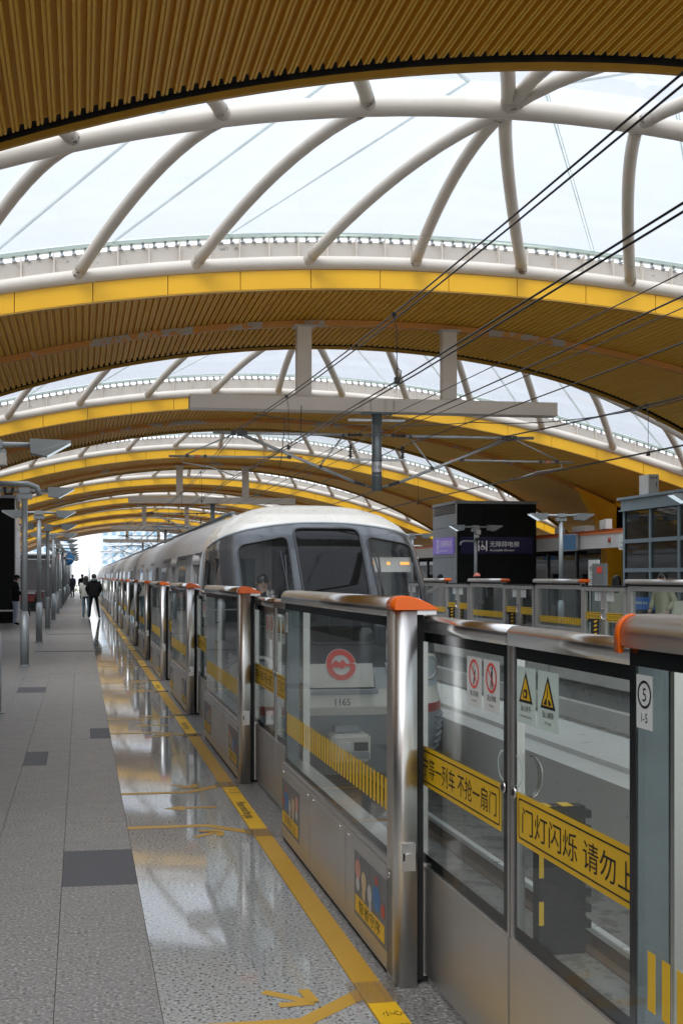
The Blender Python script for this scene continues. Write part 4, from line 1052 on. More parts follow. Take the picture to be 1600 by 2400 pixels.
for i in range(14):
    y = 14.1 + 7.48 * i
    lab = ['grey lamp post cut by the picture edge, with dome camera and bent pipe', 'grey lamp post beside the person using a phone', 'grey lamp post beyond the phone user, with two wedge lamps'][i] if i < 3 else f'grey lamp post, {ORD[i]} in the row from the camera'
    lamp_post(-1.02, y, lab, GL, 3.22, True, 1 if i in (0, 5, 8) else 0)
GF = 'grey lamp posts along the far platform'
lamp_post(12.75, 29.4, 'far platform lamp post beside the wall screen', GF, 3.28)
lamp_post(12.9, 36.6, 'far platform lamp post with dome camera in front of the lift', GF, 3.28, True, -1)
lamp_post(12.8, 22.0, 'far platform lamp post whose lamp hangs by the tall glass booth', GF, 3.28)
lamp_post(12.9, 44.0, 'far platform lamp post behind the grey lift', GF, 3.28)

# ------------------------------------------------------------------ lifts
def lift(x0, x1, y0, y1, h, label, trackside):
    t = thing('lift_shaft', label, 'lift shaft', ((x0 + x1) / 2, y0, 0), 'lift shafts on the platforms')
    xs = x0 if trackside < 0 else x1
    m = MB(); m.box(x0 + .02, x1 - .02, y0 + .02, y1 - .02, 0, h - .06); m.obj('shaft_core', 'elevd', t)
    zsp = [0, 1.15, 2.3, 3.35, h - .42]
    for a, b in zip(zsp, zsp[1:]):
        m = MB(); m.box(xs - .015, xs + .015, y0 + .03, y1, a + .008, b - .008); m.obj('side_panel', 'elevg' if trackside < 0 else 'silver', t)
    n = 3
    for i in range(n):
        w = (x1 - x0) / n; m = MB(); m.box(x0 + i * w + .004, x0 + (i + 1) * w - .004, y0 - .01, y0 + .018, 0, h - .10); m.obj('front_panel', 'elevd', t)
    m = MB(); m.box(xs - .02, xs + .02, y0 - .02, y0 + .03, 0, h - .1); m.obj('corner_trim', 'silver', t)
    for i in range(5):
        m = MB(); z = h - .38 + i * .055; m.obox((xs + .02 * trackside, (y0 + y1) / 2, z), (.022, 0, -.01), (0, (y1 - y0) / 2, 0), (0, 0, .006)); m.obj('louvre_slat', 'silver', t)
    m = MB(); m.box(x0 - .04, x1 + .04, y0 - .04, y1 + .04, h - .10, h); m.obj('roof_cap', 'elevg', t, bev=.01)
    return t
lift(12.7, 15.58, 38.0, 40.6, 4.24, 'dark lift shaft on the far platform with purple sign', -1)
lift(-5.6, -2.28, 41.5, 44.6, 4.5, 'black lift shaft behind the phone user on the near platform', 1)
def sign_purple():
    t = thing('lift_sign', 'purple lift sign on the grey side of the far lift', 'sign', (12.67, 39.3, 2.4))
    m = MB(); m.box(12.64, 12.68, 38.15, 40.45, 2.42, 3.0); m.obj('board', 'purple', t, bev=.006)
    F = lambda a, b: (12.637, 40.4 - a, 2.42 + b); m = MB()
    for a in (.40, .60): m.poly(F, [(a, .06), (a + .04, .06), (a + .04, .52), (a, .52)])
    for b in (.07, .28, .48): m.poly(F, [(.45, b), (.59, b), (.59, b + .035), (.45, b + .035)])
    m.disc(F, (.52, .42), .03, 10); m.disc(F, (.52, .2), .03, 10)
    m.text(F, '无障碍电梯', .27, .75, .26, 0, sx=1.0); m.text(F, 'Accessible Elevator', .13, .75, .09, 0, sx=.9)
    m.obj('lettering', 'signink', t)
sign_purple()
t = thing('lift_sign', 'navy lift sign with wheelchair symbol on the black face of the far lift', 'sign', (14.1, 37.9, 2.5))
F = lambda a, b: (12.86 + a, 37.945, 2.42 + b)
m = MB(); m.box(12.86, 15.44, 37.95, 37.985, 2.42, 3.0); m.obj('board', 'navy', t)
m = MB(); m.box(12.88, 13.24, 37.9492, 37.9496, 2.44, 2.98); m.obj('blank_field', 'navy2', t)
m = MB()
for a in (.60, .88): m.poly(F, [(a, .09), (a + .045, .09), (a + .045, .45), (a, .45)])
F3 = lambda a, b: (12.86 + a, 37.9395, 2.42 + b)
m.disc(F3, (.76, .21), .075, 16, 0, .055); m.disc(F3, (.745, .41), .026, 10); m.poly(F3, [(.725, .37), (.765, .37), (.77, .24), (.73, .24)]); m.poly(F3, [(.76, .25), (.835, .25), (.86, .16), (.835, .15), (.81, .22), (.76, .22)])
m.text(F, '无障碍电梯', .215, 1.02, .25, 0, sx=1.0); m.text(F, 'Accessible Elevator', .115, 1.02, .09, 0, sx=1.0); m.obj('lettering', 'signink', t)
m = MB(); m.box(-4.15, -3.05, 41.43, 41.47, 2.5, 3.2); tag(m.obj('lift_sign', 'navy2'), 'blank dark blue sign on the black lift behind the phone user', 'sign')

# ------------------------------------------------------------------ far station building, column, booth
XB = 15.6
t = thing('station_building', 'grey station room front with orange top strip on the far platform', 'building', (XB, 30, 0))
m = MB(); m.box(XB, XB + .25, 22, 70, 2.50, 2.93); o = m.obj('lintel', 'facade', t)
m = MB(); m.box(XB - .03, XB + .3, 22, 70, 2.93, 2.99); m.obj('orange_strip', 'fcorange', t)
m = MB(); m.box(XB, XB + .7, 22, 70, 2.99, 3.06); m.obj('cap_strip', 'fcred', t)
for i in range(16):
    y = 24 + i * 2.6; m = MB(); m.box(XB + 2.2, XB + 2.23, y + .04, y + 2.56, .06, 2.46); m.obj('window', 'kglass', t)
    m = MB(); m.box(XB + 2.14, XB + 2.26, y - .04, y + .04, 0, 2.5); m.obj('mullion', 'galvd', t)
m = MB(); m.box(XB + 2.3, XB + 3.4, 22, 70, .002, .02, 1); m.box(XB + 3.2, XB + 3.35, 22, 70, 0, 3.1); m.box(XB + .3, XB + 3.4, 22, 29.5, 2.50, 2.6, 0); m.box(XB + .3, XB + 3.4, 41, 70, 2.50, 2.6, 0); m.obj('room_wall', ['room', 'roomlight'], t)
# peripheral fittings
def plain(name, label, cat, mt, boxes, bev=.006, group=None):
    m = MB()
    for b in boxes: m.box(*b)
    return tag(m.obj(name, mt, bev=bev), label, cat, group)
plain('air_unit', 'pale box unit sitting on the station front beside the lamp post', 'box', 'ivory', [(XB + .05, XB + .35, 34.2, 35.2, 3.065, 3.24)])
plain('junction_box', 'small pale box on the station front near the lift', 'box', 'ivory', [(XB + .1, XB + .3, 36.3, 36.7, 3.065, 3.26)])
plain('loudspeaker', 'pale loudspeaker on the orange bracket, nearer the lift', 'loudspeaker', 'ivory', [(XB - .05, XB + .15, 32.85, 33.02, 3.07, 3.34)], group='pair of pale loudspeakers')
plain('loudspeaker', 'pale loudspeaker on the orange bracket, nearer the glass booth', 'loudspeaker', 'ivory', [(XB - .05, XB + .15, 32.58, 32.76, 3.07, 3.37)], group='pair of pale loudspeakers')
t = thing('wall_screen', 'tilted dark wall screen hanging at the station front', 'screen', (XB - .1, 35.6, 2.6))
m = MB(); m.obox((15.35, 34.8, 2.72), (.05, .03, 0), (-.14, .36, .0), (0, 0, .27)); m.obj('screen_case', 'silver', t, bev=.01)
m = MB(); m.obox((15.295, 34.76, 2.72), (.006, .003, 0), (-.12, .32, .0), (0, 0, .24)); m.obj('screen_glass', 'screen', t)
m = MB(); m.box(15.2, 15.24, 30.95, 32.0, 2.55, 3.0) if False else m.box(15.55, 15.59, 30.9, 31.75, 2.42, 2.86); t = tag(m.obj('notice_board', 'sticker_w'), 'white notice board at the corner of the station front by the booth', 'sign')
m = MB(); F = lambda a, b: (15.546, 31.7 - a, 2.45 + b); m.poly(F, [(.05, .03), (.8, .03), (.8, .05), (.05, .05)]); m.poly(F, [(.1, .16), (.6, .16), (.6, .18), (.1, .18)]); m.obj('notice_lettering', 'ink', t)
m = MB(); m.tube([(XB - .02, 32.4, 2.66), (XB - .02, 32.4, 2.80)], .05, 12); tag(m.obj('fire_alarm', 'trainred', bev=.01), 'small dark red fire alarm on the grey lintel', 'alarm')
plain('switch_cabinet', 'grey switch cabinet with red notice beside the orange column', 'cabinet', 'boxgrey', [(15.0, 15.1, 31.5, 32.35, 0, 2.02)], .015)
m = MB(); m.box(14.985, 14.995, 31.68, 32.0, 1.74, 1.92); tag(m.obj('red_notice', 'red'), 'red notice stuck on the grey switch cabinet', 'notice')
t = thing('white_notice', 'white standing notice board behind the gates near the grey cabinet', 'notice board', (15.2, 32.8, 0))
m = MB(); m.box(15.28, 15.32, 32.5, 33.2, 1.30, 2.14); m.box(15.29, 15.31, 32.55, 32.6, 0, 1.30); m.box(15.29, 15.31, 33.1, 33.15, 0, 1.30); m.obj('board', 'sticker_w', t)
m = MB(); F = lambda a, b: (15.276, 33.15 - a, 1.30 + b); m.text(F, '秀沿路', .20, .04, .50, 0, sx=1.0); m.text(F, 'Xiuyan Road', .075, .08, .38, 0)
for b in (.12, .18, .24): m.poly(F, [(.1, b), (.6, b), (.6, b + .02), (.1, b + .02)])
m.obj('notice_lettering', 'ink', t)
t = thing('orange_column', 'orange steel column with slanted bracket carrying the vault', 'column', (17.5, 36.3, 0))
m = MB(); m.box(17.25, 17.6, 36.05, 36.5, 0, 3.15); m.box(17.6, 19.2, 36.1, 36.3, 0, 4.2); m.obj('column_shaft', 'column', t, bev=.01)
m = MB(); m.prism([(17.25, 3.0), (16.45, 4.35), (16.15, za(16.15) - .12), (16.9, za(16.9) - .10), (18.2, za(18.2) - .12), (19.2, za(19.2) - .1), (19.2, 3.0)], 'y', 36.1, 36.3); m.obj('bracket_web', 'column', t)
m = MB(); m.obox(Vector((16.85, 36.2, 3.68)), Vector((.40, 0, -.675)), (0, .22, 0), (.012, 0, .008)); m.obj('bracket_flange', 'column', t)
# glazed booth
t = thing('glass_booth', 'tall blue-grey framed glass booth on the far platform', 'booth', (14, 25, 0))
bx, by1, by0 = 14.0, 28.3, 18.0
ys_ = [28.3, 26.9, 25.5, 24.1, 22.7, 21.3, 19.9, 18.5]
for y in ys_:
    m = MB(); m.box(bx, bx + .09, y - .05, y + .05, 0, 3.36); m.obj('mullion', 'kiosk', t)
for z in (.05, 1.02, 1.80, 2.55):
    m = MB(); m.box(bx - .004, bx + .086, 18.5, 28.25, z - .05, z + .05); m.obj('transom', 'kiosk', t)
for y in (26.2, 23.4, 20.6):
    m = MB(); m.box(bx - .06, bx + .04, y - 1.39, y + 1.39 + (.75 if y > 26 else 0), 3.36, 3.62); m.obj('fascia_panel', 'kiosk', t)
m = MB(); m.box(bx - .14, bx + 3.0, 18.4, 28.42, 3.625, 3.69); m.box(bx - .10, bx + .0, 18.4, 28.38, 3.33, 3.37); m.obj('booth_roof', 'kiosk', t)
zz_ = [.1, .97, 1.07, 1.75, 1.85, 2.5, 2.6, 3.33]
for i in range(7):
    for a, b in ((.1, .97), (1.07, 1.75), (1.85, 2.5), (2.6, 3.33)):
        m = MB(); m.box(bx + .04, bx + .05, ys_[i + 1] + .05, ys_[i] - .05, a, b); m.obj('pane', 'kglass', t)
m = MB(); m.box(bx + .02, bx + 2.9, 28.25, 28.3, 0, 3.36); m.box(bx + 2.8, bx + 2.9, 18, 28.25, 0, 3.36); m.box(bx + .1, bx + 2.8, 18, 28.25, 3.3, 3.36); m.obj('booth_wall', 'room', t)
plain('booth_cabinet', 'pale green cabinet standing inside the glass booth', 'cabinet', 'roomlight', [(15.3, 15.9, 24.2, 25.4, 0, 2.2)])
m = MB(); m.box(bx - .015, bx - .006, 26.0, 28.2, .80, 1.12); t = tag(m.obj('blue_banner', 'blue'), 'bright blue banner along the lower glass of the booth', 'banner')
m = MB(); F = lambda a, b: (bx - .018, 27.8 - a, .88 + b); [m.poly(F, [(a_, .06), (a_ + .09, .06), (a_ + .09, .12), (a_, .12)]) for a_ in (.2, .32, .44, .6, .72)]; m.obj('banner_lettering', 'white', t)
t = thing('rooftop_cabinet', 'pale metal cabinet standing on the booth roof', 'cabinet', (14.4, 27.6, 3.69))
m = MB(); m.box(14.02, 14.30, 27.0, 27.5, 3.69, 4.20); m.obj('cabinet_body', 'ivory', t, bev=.01)
m = MB(); F = lambda a, b: (14.02 + a, 26.995, 3.69 + b)
for a in (.07, .14, .21): m.disc(F, (a, .42), .022, 10)
m.poly(F, [(.20, .2), (.22, .2), (.22, .32), (.20, .32)]); m.obj('cabinet_vent', 'ink', t)
# wall camera by the lift
t = thing('security_camera', 'white security camera on a bent pipe beside the purple sign', 'camera', (13.5, 46, 2.4))
m = MB(); m.tube([(13.9, 46.0, 2.9), (13.42, 46.0, 2.9), (13.40, 46.0, 2.88), (13.40, 46.0, 2.45)], .03, 8); m.obj('camera_arm', 'ivory', t)
m = MB(); m.obox((13.55, 45.7, 2.32), (.10, 0, 0), (.05, .22, .05), (0, -.02, .09)); m.obj('camera_body', ['ivory'], t, bev=.02)
m = MB(); m.tube([(13.50, 45.49, 2.27), (13.49, 45.44, 2.26)], .085, 14); m.obj('camera_lens', 'twin', t)

# ------------------------------------------------------------------ near platform background
XL = -4.25
t = thing('near_station_building', 'dark glazed station room front along the back of the near platform', 'building', (XL, 12, 0))
m = MB(); m.box(XL - .3, XL, -14, 40, 2.50, 2.93); m.obj('lintel', 'facade', t)
m = MB(); m.box(XL - .9, XL + .03, -14, 40, 2.99, 3.06); m.box(XL - .3, XL + .03, -14, 40, 2.93, 2.99, 1); m.obj('cap_strip', ['fcred', 'fcorange'], t)
for i in range(20):
    y = -13.5 + i * 2.65; m = MB(); m.box(XL - .16, XL - .13, y + .04, y + 2.61, .9, 2.46); m.obj('window', 'kglass', t)
    m = MB(); m.box(XL - .2, XL - .08, y - .04, y + .04, 0, 2.5); m.obj('mullion', 'galvd', t)
    m = MB(); m.box(XL - .18, XL - .12, y + .04, y + 2.61, .02, .88); m.obj('lower_panel', 'shed', t)
m = MB(); m.box(XL - 4, XL - 3.8, -14, 40, 0, 2.6); m.box(XL - 4, XL - .3, -14, 40, 2.55, 2.6); m.obj('room_wall', 'room', t)
t = thing('stair_enclosure', 'dark grey clad stair enclosure beyond the near lift', 'enclosure', (-2.6, 60, 0))
m = MB(); m.box(-5.5, -1.45, 60, 80, 0, 2.72); m.obj('enclosure_wall', 'shed', t)
for i in range(5):
    m = MB(); m.box(-5.4 + i * .8, -5.4 + i * .8 + .78, 59.96, 59.99, .05, 2.6); m.obj('cladding_panel', 'shed', t)
m = MB(); m.box(-5.6, -1.4, 59.9, 80.1, 2.72, 2.80); m.box(-5.5, -1.44, 59.93, 59.955, 2.48, 2.53); m.obj('enclosure_cap', 'galv', t)
for i, (x, y, lab) in enumerate([(-2.15, 48.0, 'dark red bench with pale edge behind the second lamp post'), (-2.0, 55.0, 'dark red bench with pale edge before the stair enclosure')]):
    t = thing('bench', lab, 'bench', (x, y, 0), 'dark red benches on the near platform')
    m = MB(); m.box(x - .9, x + .25, y, y + .5, .62, .92); m.obj('bench_front', 'bench', t)
    m = MB(); m.box(x - 1.0, x + .3, y - .05, y + .55, .92, .98); m.obj('bench_top', 'silver', t, bev=.01)
    m = MB(); m.box(x - .85, x + .1, y + .1, y + .4, 0, .62); m.obj('bench_base', 'kglass', t)
t = thing('steel_bench', 'low pale bench at the foot of the black lift', 'bench', (-3.1, 40.8, 0))
m = MB(); m.box(-4.6, -2.05, 40.7, 41.1, .43, .47); m.obj('bench_seat', 'white', t)
for x in (-4.4, -3.2, -2.3):
    m = MB(); m.box(x - .02, x + .02, 40.75, 41.05, 0, .43); m.obj('bench_leg', 'galv', t)
for x, y, lab in ((-1.9, 56, 'pale hanging speaker under the stair enclosure roof, nearer the lift'), (-1.55, 59, 'pale hanging speaker under the stair enclosure roof, nearer the track')):
    m = MB(); m.tube([(x, y, 2.7), (x, y, 2.25)], .015, 6); m.tube([(x, y, 2.25), (x, y, 2.05)], [.03, .07], 10); tag(m.obj('hanging_speaker', 'ivory'), lab, 'speaker', 'hanging speakers')
m = MB(); m.ball((-1.0, 86.5, 3.0), .55, .2, .55, 16, 10); tag(m.obj('round_sign', 'pblue'), 'round blue sign on the far lamp posts', 'sign')
m = MB(); m.box(-1.13, -.93, 59.0, 59.2, 2.35, 2.75, 0); m.box(-1.10, -.96, 58.98, 59.0, 2.55, 2.72, 1); m.box(-1.10, -.96, 58.98, 59.0, 2.38, 2.53, 2); tag(m.obj('signal_box', ['rubber', 'red', 'leaf']), 'small signal box with red and green faces on a lamp post', 'signal')
t = thing('end_fence', 'pale fence with rails closing the far end of the near platform', 'fence', (-1, 118, 0))
for x in frange(-5, 1.2, .6):
    m = MB(); m.tube([(x, 118, 0), (x, 118, 1.3)], .025, 6); m.obj('fence_post', 'galv', t)
for z in (.2, .7, 1.25):
    m = MB(); m.box(-5, 1.2, 117.98, 118.02, z, z + .05); m.obj('fence_rail', 'galv', t)

# ------------------------------------------------------------------ city beyond the open end, haze painted into its pale colours
rb = random.Random(5)
def tower(x, y, w, d, h, label):
    t = thing('apartment_tower', label, 'building', (x, y, -7), 'pale tower blocks beyond the open end')
    m = MB(); m.box(x - w / 2, x + w / 2, y, y + d, -7, h); m.obj('wall', 'city', t)
    nf = int((h + 7) / 3.2); nw = max(3, int(w / 3.5))
    for i in range(0, nf):
        z = -5.5 + i * 3.2
        for j in range(nw): xx = x - w / 2 + (j + .5) * w / nw; m = MB(); m.box(xx - .9, xx + .9, y - .06, y - .01, z, z + 1.6); m.obj('window', 'cityglass', t)
    m = MB(); m.box(x - w / 4, x + w / 4, y + d * .3, y + d * .7, h, h + 3); m.obj('roof_house', 'city', t)
tower(-14, 420, 22, 16, 26, 'pale slab tower straight ahead past the platform end')
tower(22, 520, 26, 18, 34, 'taller pale tower behind the train tail')
tower(-52, 480, 30, 18, 20, 'broad pale block past the stair enclosure')
tower(62, 640, 30, 20, 40, 'farthest tall pale tower beyond the tracks')
m = MB(); m.tube([(-1.2, 150, -7), (-1.2, 150, 5.5), (-.9, 150, 7.6), (.2, 150, 8.4), (1.9, 150, 8.5)], .09, 8); tag(m.obj('street_lamp', 'galv'), 'tall bent pale lamp pole outside the open end', 'lamp pole')
for x, y, lab in ((.9, 128, 'catenary mast with arms just outside the open end'), (1.0, 165, 'catenary mast farther outside the open end')):
    t = thing('catenary_mast', lab, 'catenary mast', (x, y, -1.3), 'catenary masts outside the station')
    m = MB(); m.tube([(x, y, -1.3), (x, y, 5.6)], .12, 10); m.obj('mast', 'galv', t)
    m = MB(); m.tube([(x, y, 4.5), (x + 2.6, y, 4.5)], .03, 6); m.tube([(x, y, 3.5), (x + 2.4, y, 4.5)], .03, 6); m.tube([(x + .9, y, 3.9), (x + 2.6, y, 3.85)], .025, 6); m.obj('mast_arm', 'galv', t)
def tree(x, y, h, label):
    t = thing('street_tree', label, 'tree', (x, y, -7), 'trees outside the open end')
    m = MB(); m.tube([(x, y, -7), (x + .2, y, -7 + h * .35), (x, y, -7 + h * .7)], [.3, .2, .08], 8)
    for i in range(6):
        a = i * 1.1; m.tube([(x + .1, y, -7 + h * .35 + i * .3), (x + cos(a) * 1.6, y + sin(a) * 1.6, -7 + h * .6 + i * .3)], [.1, .03], 5)
    m.obj('trunk', 'trunk', t)
    m = MB(); r = random.Random(int(x * 7 + y))
    for i in range(1400):
        a = r.uniform(0, 2 * pi); u = r.random() ** .5; zz = r.uniform(-1, 1); rad = sqrt(max(0, 1 - zz * zz)) * 2.6 * u * (1 + .3 * sin(3 * a + i % 5))
        c = Vector((x + rad * cos(a), y + rad * sin(a), -7 + h * .68 + zz * h * .30)); q = Vector((r.uniform(-1, 1), r.uniform(-1, 1), r.uniform(-1, 1))).normalized() * .22; w = q.cross(Vector((r.uniform(-1, 1), r.uniform(-1, 1), 1))).normalized() * .13
        m.add([c - q, c + w, c + q, c - w], [(0, 1, 2, 3)])
    m.obj('crown', 'leaf', t)
for x, y, h, lab in ((-6, 170, 8.5, 'leafy tree just past the platform end fence'), (-11, 190, 9.0, 'second leafy tree past the end fence'), (-3, 230, 8, 'distant leafy tree ahead of the tower')): tree(x, y, h, lab)

# ------------------------------------------------------------------ people
def person(label, loc, rot, h=1.72, J=None, top='c_black', legs='c_black', shoe='c_shoe', hair='short', coat=None, bag=None, cap=None, hood=None, face=False, prop=None, group=None, sleeve=None):
    s = h / 1.75
    j = dict(pelvis=(0, 0, .96), spine=(0, -.005, 1.14), chest=(0, 0, 1.33), neck=(0, .0, 1.49), skull=(0, .02, 1.565), crown=(0, .015, 1.665),
             shl=(-.165, 0, 1.425), ell=(-.225, -.03, 1.15), wrl=(-.225, .05, .91), shr=(.165, 0, 1.425), elr=(.225, -.03, 1.15), wrr=(.225, .05, .91),
             hpl=(-.085, 0, .90), knl=(-.10, .03, .50), anl=(-.10, -.02, .10), tol=(-.12, .14, .045), hpr=(.085, 0, .90), knr=(.10, .03, .50), anr=(.10, -.02, .10), tor=(.12, .14, .045))
    if J: j.update(J)
    rad = dict(pelvis=.125, spine=.115, chest=.135, neck=.055, skull=.078, crown=.088, shl=.07, ell=.05, wrl=.034, shr=.07, elr=.05, wrr=.034, hpl=.092, knl=.062, anl=.046, tol=.036, hpr=.092, knr=.062, anr=.046, tor=.036)
    E = [('pelvis', 'spine'), ('spine', 'chest'), ('chest', 'neck'), ('neck', 'skull'), ('skull', 'crown'), ('chest', 'shl'), ('shl', 'ell'), ('ell', 'wrl'), ('chest', 'shr'), ('shr', 'elr'), ('elr', 'wrr'),
         ('pelvis', 'hpl'), ('hpl', 'knl'), ('knl', 'anl'), ('anl', 'tol'), ('pelvis', 'hpr'), ('hpr', 'knr'), ('knr', 'anr'), ('anr', 'tor')]
    names = list(j); idx = {n: i for i, n in enumerate(names)}
    me = bpy.data.meshes.new('person_body'); me.from_pydata([j[n] for n in names], [(idx[a], idx[b]) for a, b in E], [])
    o = link(bpy.data.objects.new('tmp', me)); sk = o.modifiers.new('skin', 'SKIN'); sv = me.skin_vertices[0].data
    for n in names: sv[idx[n]].radius = (rad[n], rad[n] * (.78 if n in ('pelvis', 'spine', 'chest') else 1)); sv[idx[n]].use_root = n == 'pelvis'
    sub = o.modifiers.new('sub', 'SUBSURF'); sub.levels = 2
    dg = bpy.context.evaluated_depsgraph_get(); bm = bpy.data.meshes.new_from_object(o.evaluated_get(dg)); bpy.data.objects.remove(o)
    mats = ['skin', top, legs, shoe] ; [bm.materials.append(MT[q]) for q in mats]
    seg = {('pelvis', 'spine'): 1, ('spine', 'chest'): 1, ('chest', 'neck'): 1, ('neck', 'skull'): 0, ('skull', 'crown'): 0, ('chest', 'shl'): 1, ('shl', 'ell'): 1, ('ell', 'wrl'): 1, ('chest', 'shr'): 1, ('shr', 'elr'): 1, ('elr', 'wrr'): 1, ('pelvis', 'hpl'): 2, ('hpl', 'knl'): 2, ('knl', 'anl'): 2, ('anl', 'tol'): 3, ('pelvis', 'hpr'): 2, ('hpr', 'knr'): 2, ('knr', 'anr'): 2, ('anr', 'tor'): 3}
    for p in bm.polygons:
        p.use_smooth = True; c = p.center; best = 9; mi = 1
        for (a, b), k in seg.items():
            A, B = Vector(j[a]), Vector(j[b]); d = B - A; u = max(0, min(1, (c - A).dot(d) / d.length_squared)); q = (c - A - d * u).length - .6 * (rad[a] * (1 - u) + rad[b] * u)
            if q < best: best = q; mi = k
        p.material_index = mi
    bm.transform(Matrix.Scale(s, 4))
    t = thing('person', label, 'person', loc, group); t.rotation_euler = (0, 0, rot)
    b = link(bpy.data.objects.new('body', bm)); b.parent = t
    S = lambda p: tuple(q * s for q in p)
    def part(m, name, mt): m.v = [S(p) for p in m.v]; return m.obj(name, mt, t, org=(0, 0, 0))
    hx, hy, hz = j['crown']; hz -= .035
    if hair == 'short':
        m = MB(); m.ball((hx, hy - .018, hz + .022), .098, .105, .105, 16, 10, 0, -.25, 1); m.ball((hx, hy - .035, hz + .0), .092, .085, .10, 16, 8, 0, -.6, 1); part(m, 'hair', 'hair')
    if hair == 'long':
        m = MB(); m.ball((hx, hy - .015, hz + .02), .105, .112, .11, 16, 10, 0, -.2, 1)
        P = []
        for z, w, d, oy in ((hz + .03, .105, .10, -.03), (hz - .1, .11, .085, -.05), (hz - .22, .12, .07, -.075), (hz - .36, .12, .055, -.10), (hz - .44, .09, .03, -.105)):
            P.append([(hx + w * cos(a), hy + oy + d * (sin(a) if sin(a) < .35 else .35), z) for a in [2 * pi * i / 16 for i in range(16)]])
        m.grid(P, 0, True, True); part(m, 'hair', 'hair')
    if cap:
        m = MB(); m.ball((hx, hy - .01, hz + .03), .108, .115, .105, 16, 8, 0, 0, 1); m.tube([(hx - .07, hy + .08, hz + .04), (hx - .04, hy + .17, hz + .02), (hx + .04, hy + .17, hz + .02), (hx + .07, hy + .08, hz + .04)], .012, 6); part(m, 'cap', cap)
    if face:
        m = MB(); m.tube([(hx, hy + .085, hz + .01), (hx, hy + .108, hz - .022), (hx, hy + .088, hz - .028)], [.008, .014, .010], 8); part(m, 'nose', 'skin')
        m = MB()
        for q in (-1, 1):
            m.ball((hx + q * .034, hy + .088, hz + .008), .013, .006, .007, 8, 6); m.obox((hx + q * .036, hy + .090, hz + .030), (.018, 0, q * -.001), (0, .004, 0), (0, 0, .004))
        m.obox((hx, hy + .086, hz - .058), (.022, 0, 0), (0, .004, 0), (0, 0, .004)); part(m, 'face_features', 'hair')
        m = MB()
        for q in (-1, 1): m.ball((hx + q * .090, hy + .005, hz - .005), .012, .022, .032, 8, 6)
        part(m, 'ear', 'skin')
    for sd in ('l', 'r'):    # hands: palm and five bent fingers
        A, B = Vector(j['el' + sd]), Vector(j['wr' + sd]); d = (B - A).normalized(); sx = -1 if sd == 'l' else 1
        side = d.cross(Vector((0, 0, 1)) if abs(d.z) < .8 else Vector((0, 1, 0))).normalized(); nrm = side.cross(d)
        m = MB(); c0 = B + d * .02; c1 = B + d * .095
        m.tube([B - d * .01, c0, B + d * .06, c1], [.028, .034, .038, .034], 8)
        for i, (o_, L) in enumerate(((-.027, .062), (-.009, .074), (.009, .070), (.026, .055))):
            p = c1 + side * o_ - d * .01; m.tube([p, p + d * L * .5 + nrm * .008, p + d * L * .85 + nrm * .028, p + d * L * .95 + nrm * .045], [.0095, .009, .008, .006], 6)
        p = B + d * .03 - side * .03 * sx; m.tube([p, p + d * .03 - side * .022 * sx, p + d * .065 - side * .025 * sx + nrm * .012], [.012, .010, .008], 6)
        part(m, 'hand', 'skin')
    if coat:
        mt, z0, fl_w, puff = coat
        zt = j['chest'][2] + .12; ctr = lambda z: (j['chest'][0] * max(0, (z - .9) / .43) if z > .9 else 0, j['chest'][1] * max(0, (z - .9) / .43) if z > .9 else 0)
        P = []
        for z, w, d in ((z0, .19 * fl_w, .145 * fl_w), (z0 + .03, .192 * fl_w, .148 * fl_w), (.95 if z0 < .9 else z0 + .06, .185 * (fl_w + puff) / 1.0 if False else .18 * puff, .14 * puff), (1.12, .175 * puff, .135 * puff), (1.30, .195 * puff, .14 * puff), (1.42, .175 * puff, .115), (1.475, .10, .085), (1.52, .075, .075)):
            cx_, cy_ = ctr(z); P.append([(cx_ + w * cos(a) * (1 + .03 * sin(5 * a + z * 9)), cy_ + d * sin(a) * (1 + .03 * cos(4 * a + z * 7)), z) for a in [2 * pi * i / 24 for i in range(24)]])
        m = MB(); m.grid(P, 0, True, True)
        part(m, 'coat', mt)
        for sd in ('l', 'r'):
            A, K, B = Vector(j['sh' + sd]), Vector(j['el' + sd]), Vector(j['wr' + sd]); m = MB()
            pts = [A + (A - K) * .08, A.lerp(K, .3), A.lerp(K, .7), K, K.lerp(B, .35), K.lerp(B, .75), B]
            m.tube(pts, [.085 * puff, .08 * puff, .072 * puff, .070 * puff, .066 * puff, .058 * puff, .05 * puff], 12); part(m, 'coat_sleeve', mt)
    if hood:
        m = MB(); P = []
        for i in range(17):
            a = 2 * pi * i / 16; P.append((.105 * cos(a), -.03 + .10 * sin(a), 1.485 - .035 * sin(a)))
        m.tube(P, [.045 + .02 * max(0, -sin(2 * pi * i / 16)) for i in range(17)], 8); part(m, 'hood', hood)
    if prop: prop(part)
    return t
GP = None
person('man seen from behind in black jacket with grey hood, standing by the gates', (.50, 45.2, 0), radians(6), 1.74, dict(knl=(-.14, .03, .5), anl=(-.17, -.02, .1), tol=(-.2, .12, .045), knr=(.15, .03, .5), anr=(.20, -.02, .1), tor=(.25, .12, .045), wrl=(-.17, .17, .95), wrr=(.17, .17, .95), ell=(-.26, .0, 1.17), elr=(.26, 0, 1.17)), 'c_black', 'c_black', coat=('c_black', .86, 1.08, 1.22), hood='c_hood')
person('long-haired woman in off-white jacket and blue jeans beside the man in black', (.20, 46.0, 0), radians(-10), 1.66, dict(wrl=(-.2, .15, .98), wrr=(.2, .12, .96)), 'c_offwhite', 'c_jean', hair='long', coat=('c_offwhite', .90, 1.05, 1.15))
person('person in dark clothes with a bag standing beyond the couple, by the lamp posts', (-.62, 88, 0), radians(40), 1.78, None, 'c_navycloth', 'c_navycloth', coat=('c_navycloth', .80, 1.05, 1.12))
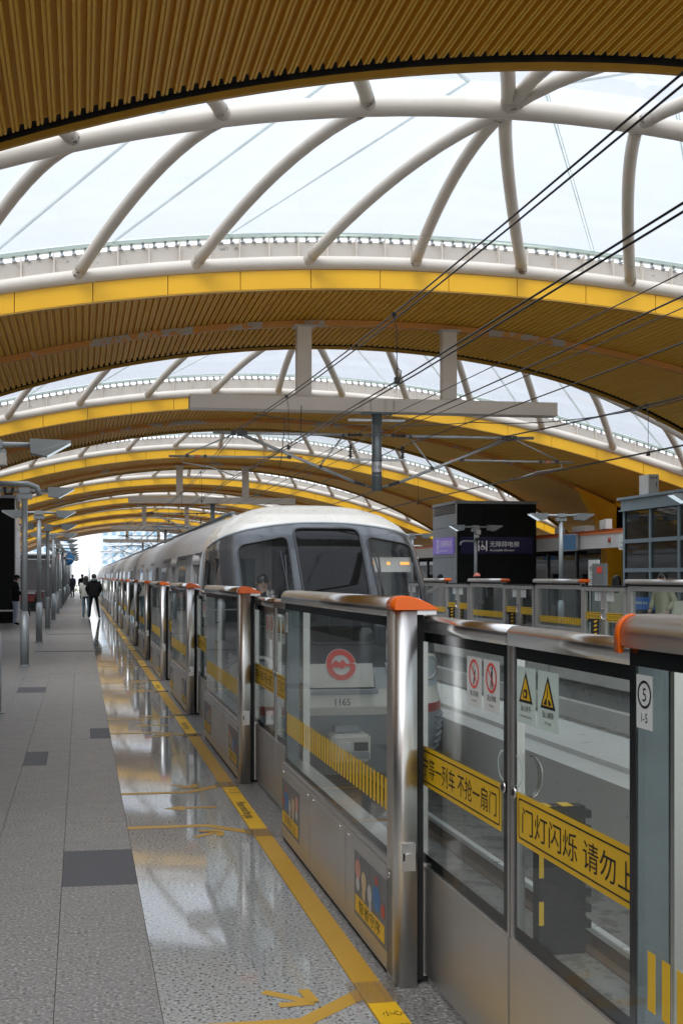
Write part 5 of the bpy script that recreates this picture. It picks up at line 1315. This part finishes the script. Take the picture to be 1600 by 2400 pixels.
person('tall person in black seen past the long-haired woman', (.10, 82, 0), radians(-20), 1.80, None, 'c_black', 'c_black', coat=('c_black', .85, 1.05, 1.12))
def phone(part):
    m = MB(); m.obox((.02, .36, 1.10), (.038, 0, 0), (0, .035, .045), (0, -.004, .003)); part(m, 'phone', 'twin')
person('person in black top and pale trousers looking at a phone before the black lift', (-2.17, 39.2, 0), radians(-75), 1.70, dict(ell=(-.21, .03, 1.14), wrl=(-.05, .27, 1.10), elr=(.21, .03, 1.14), wrr=(.07, .27, 1.10), skull=(0, .05, 1.555), crown=(0, .075, 1.65)), 'c_black', 'c_paleblue', coat=('c_black', .84, 1.05, 1.12), cap='c_black', face=True, prop=phone)
person('train driver with dark hair and black jacket behind the windscreen', (2.40, 15.22, .0), radians(176), 1.67, dict(hpl=(-.09, .0, .88)), 'c_black', 'c_black', face=True, coat=('c_black', .9, 1.0, 1.08))
def walk(a): return dict(knl=(-.09, .16, .53), anl=(-.09, .24, .12), tol=(-.09, .40, .08), knr=(.09, -.04, .51), anr=(.09, -.30, .16), tor=(.1, -.18, .06), ell=(-.23, -.12, 1.16), wrl=(-.2, .02, .95), elr=(.23, .06, 1.15), wrr=(.2, .16, .97))
def tote(part):
    m = MB(); m.prism([(-.16, -.05), (.16, -.05), (.13, .30), (-.13, .30)], 'x', -.30, -.22); m.v = [(x, y - .2, z + .85) for x, y, z in m.v]; part(m, 'tote_bag', 'c_cream')
person('person walking in a long khaki coat past the glass booth', (12.0, 22.5, 0), radians(100), 1.72, walk(1), 'c_khaki', 'c_navycloth', coat=('c_khaki', .55, 1.15, 1.0), face=True, prop=tote)
person('woman with dark bobbed hair in cream coat behind the far gate', (12.0, 24.6, 0), radians(-30), 1.66, dict(wrl=(-.12, .2, .95), wrr=(.12, .2, .95)), 'c_cream', 'c_greyjean', hair='long', coat=('c_cream', .62, 1.1, 1.04))
def stripes(part):
    m = MB()
    for i in range(6): m.tube([(.26 + .006 * i, -.12, 1.30 - i * .05), (.30 + .006 * i, 0, 1.29 - i * .05), (.26 + .006 * i, .12, 1.30 - i * .05)], .009, 6)
    part(m, 'striped_sleeve', 'white')
person('person in a coral cap and black top with white striped sleeve behind the far screen', (12.1, 34.2, 0), radians(10), 1.74, None, 'c_black', 'c_black', cap='c_capred', coat=('c_black', .85, 1.0, 1.1), prop=stripes)
person('dark-haired person in pinkish grey coat by the lift corner, reaching ahead', (12.0, 37.6, 0), radians(60), 1.72, dict(elr=(.2, .18, 1.22), wrr=(.12, .40, 1.16), ell=(-.2, .16, 1.2), wrl=(-.1, .38, 1.12)), 'c_pinkgrey', 'c_greyjean', coat=('c_pinkgrey', .6, 1.1, 1.1))
bpy.context.view_layer.update()
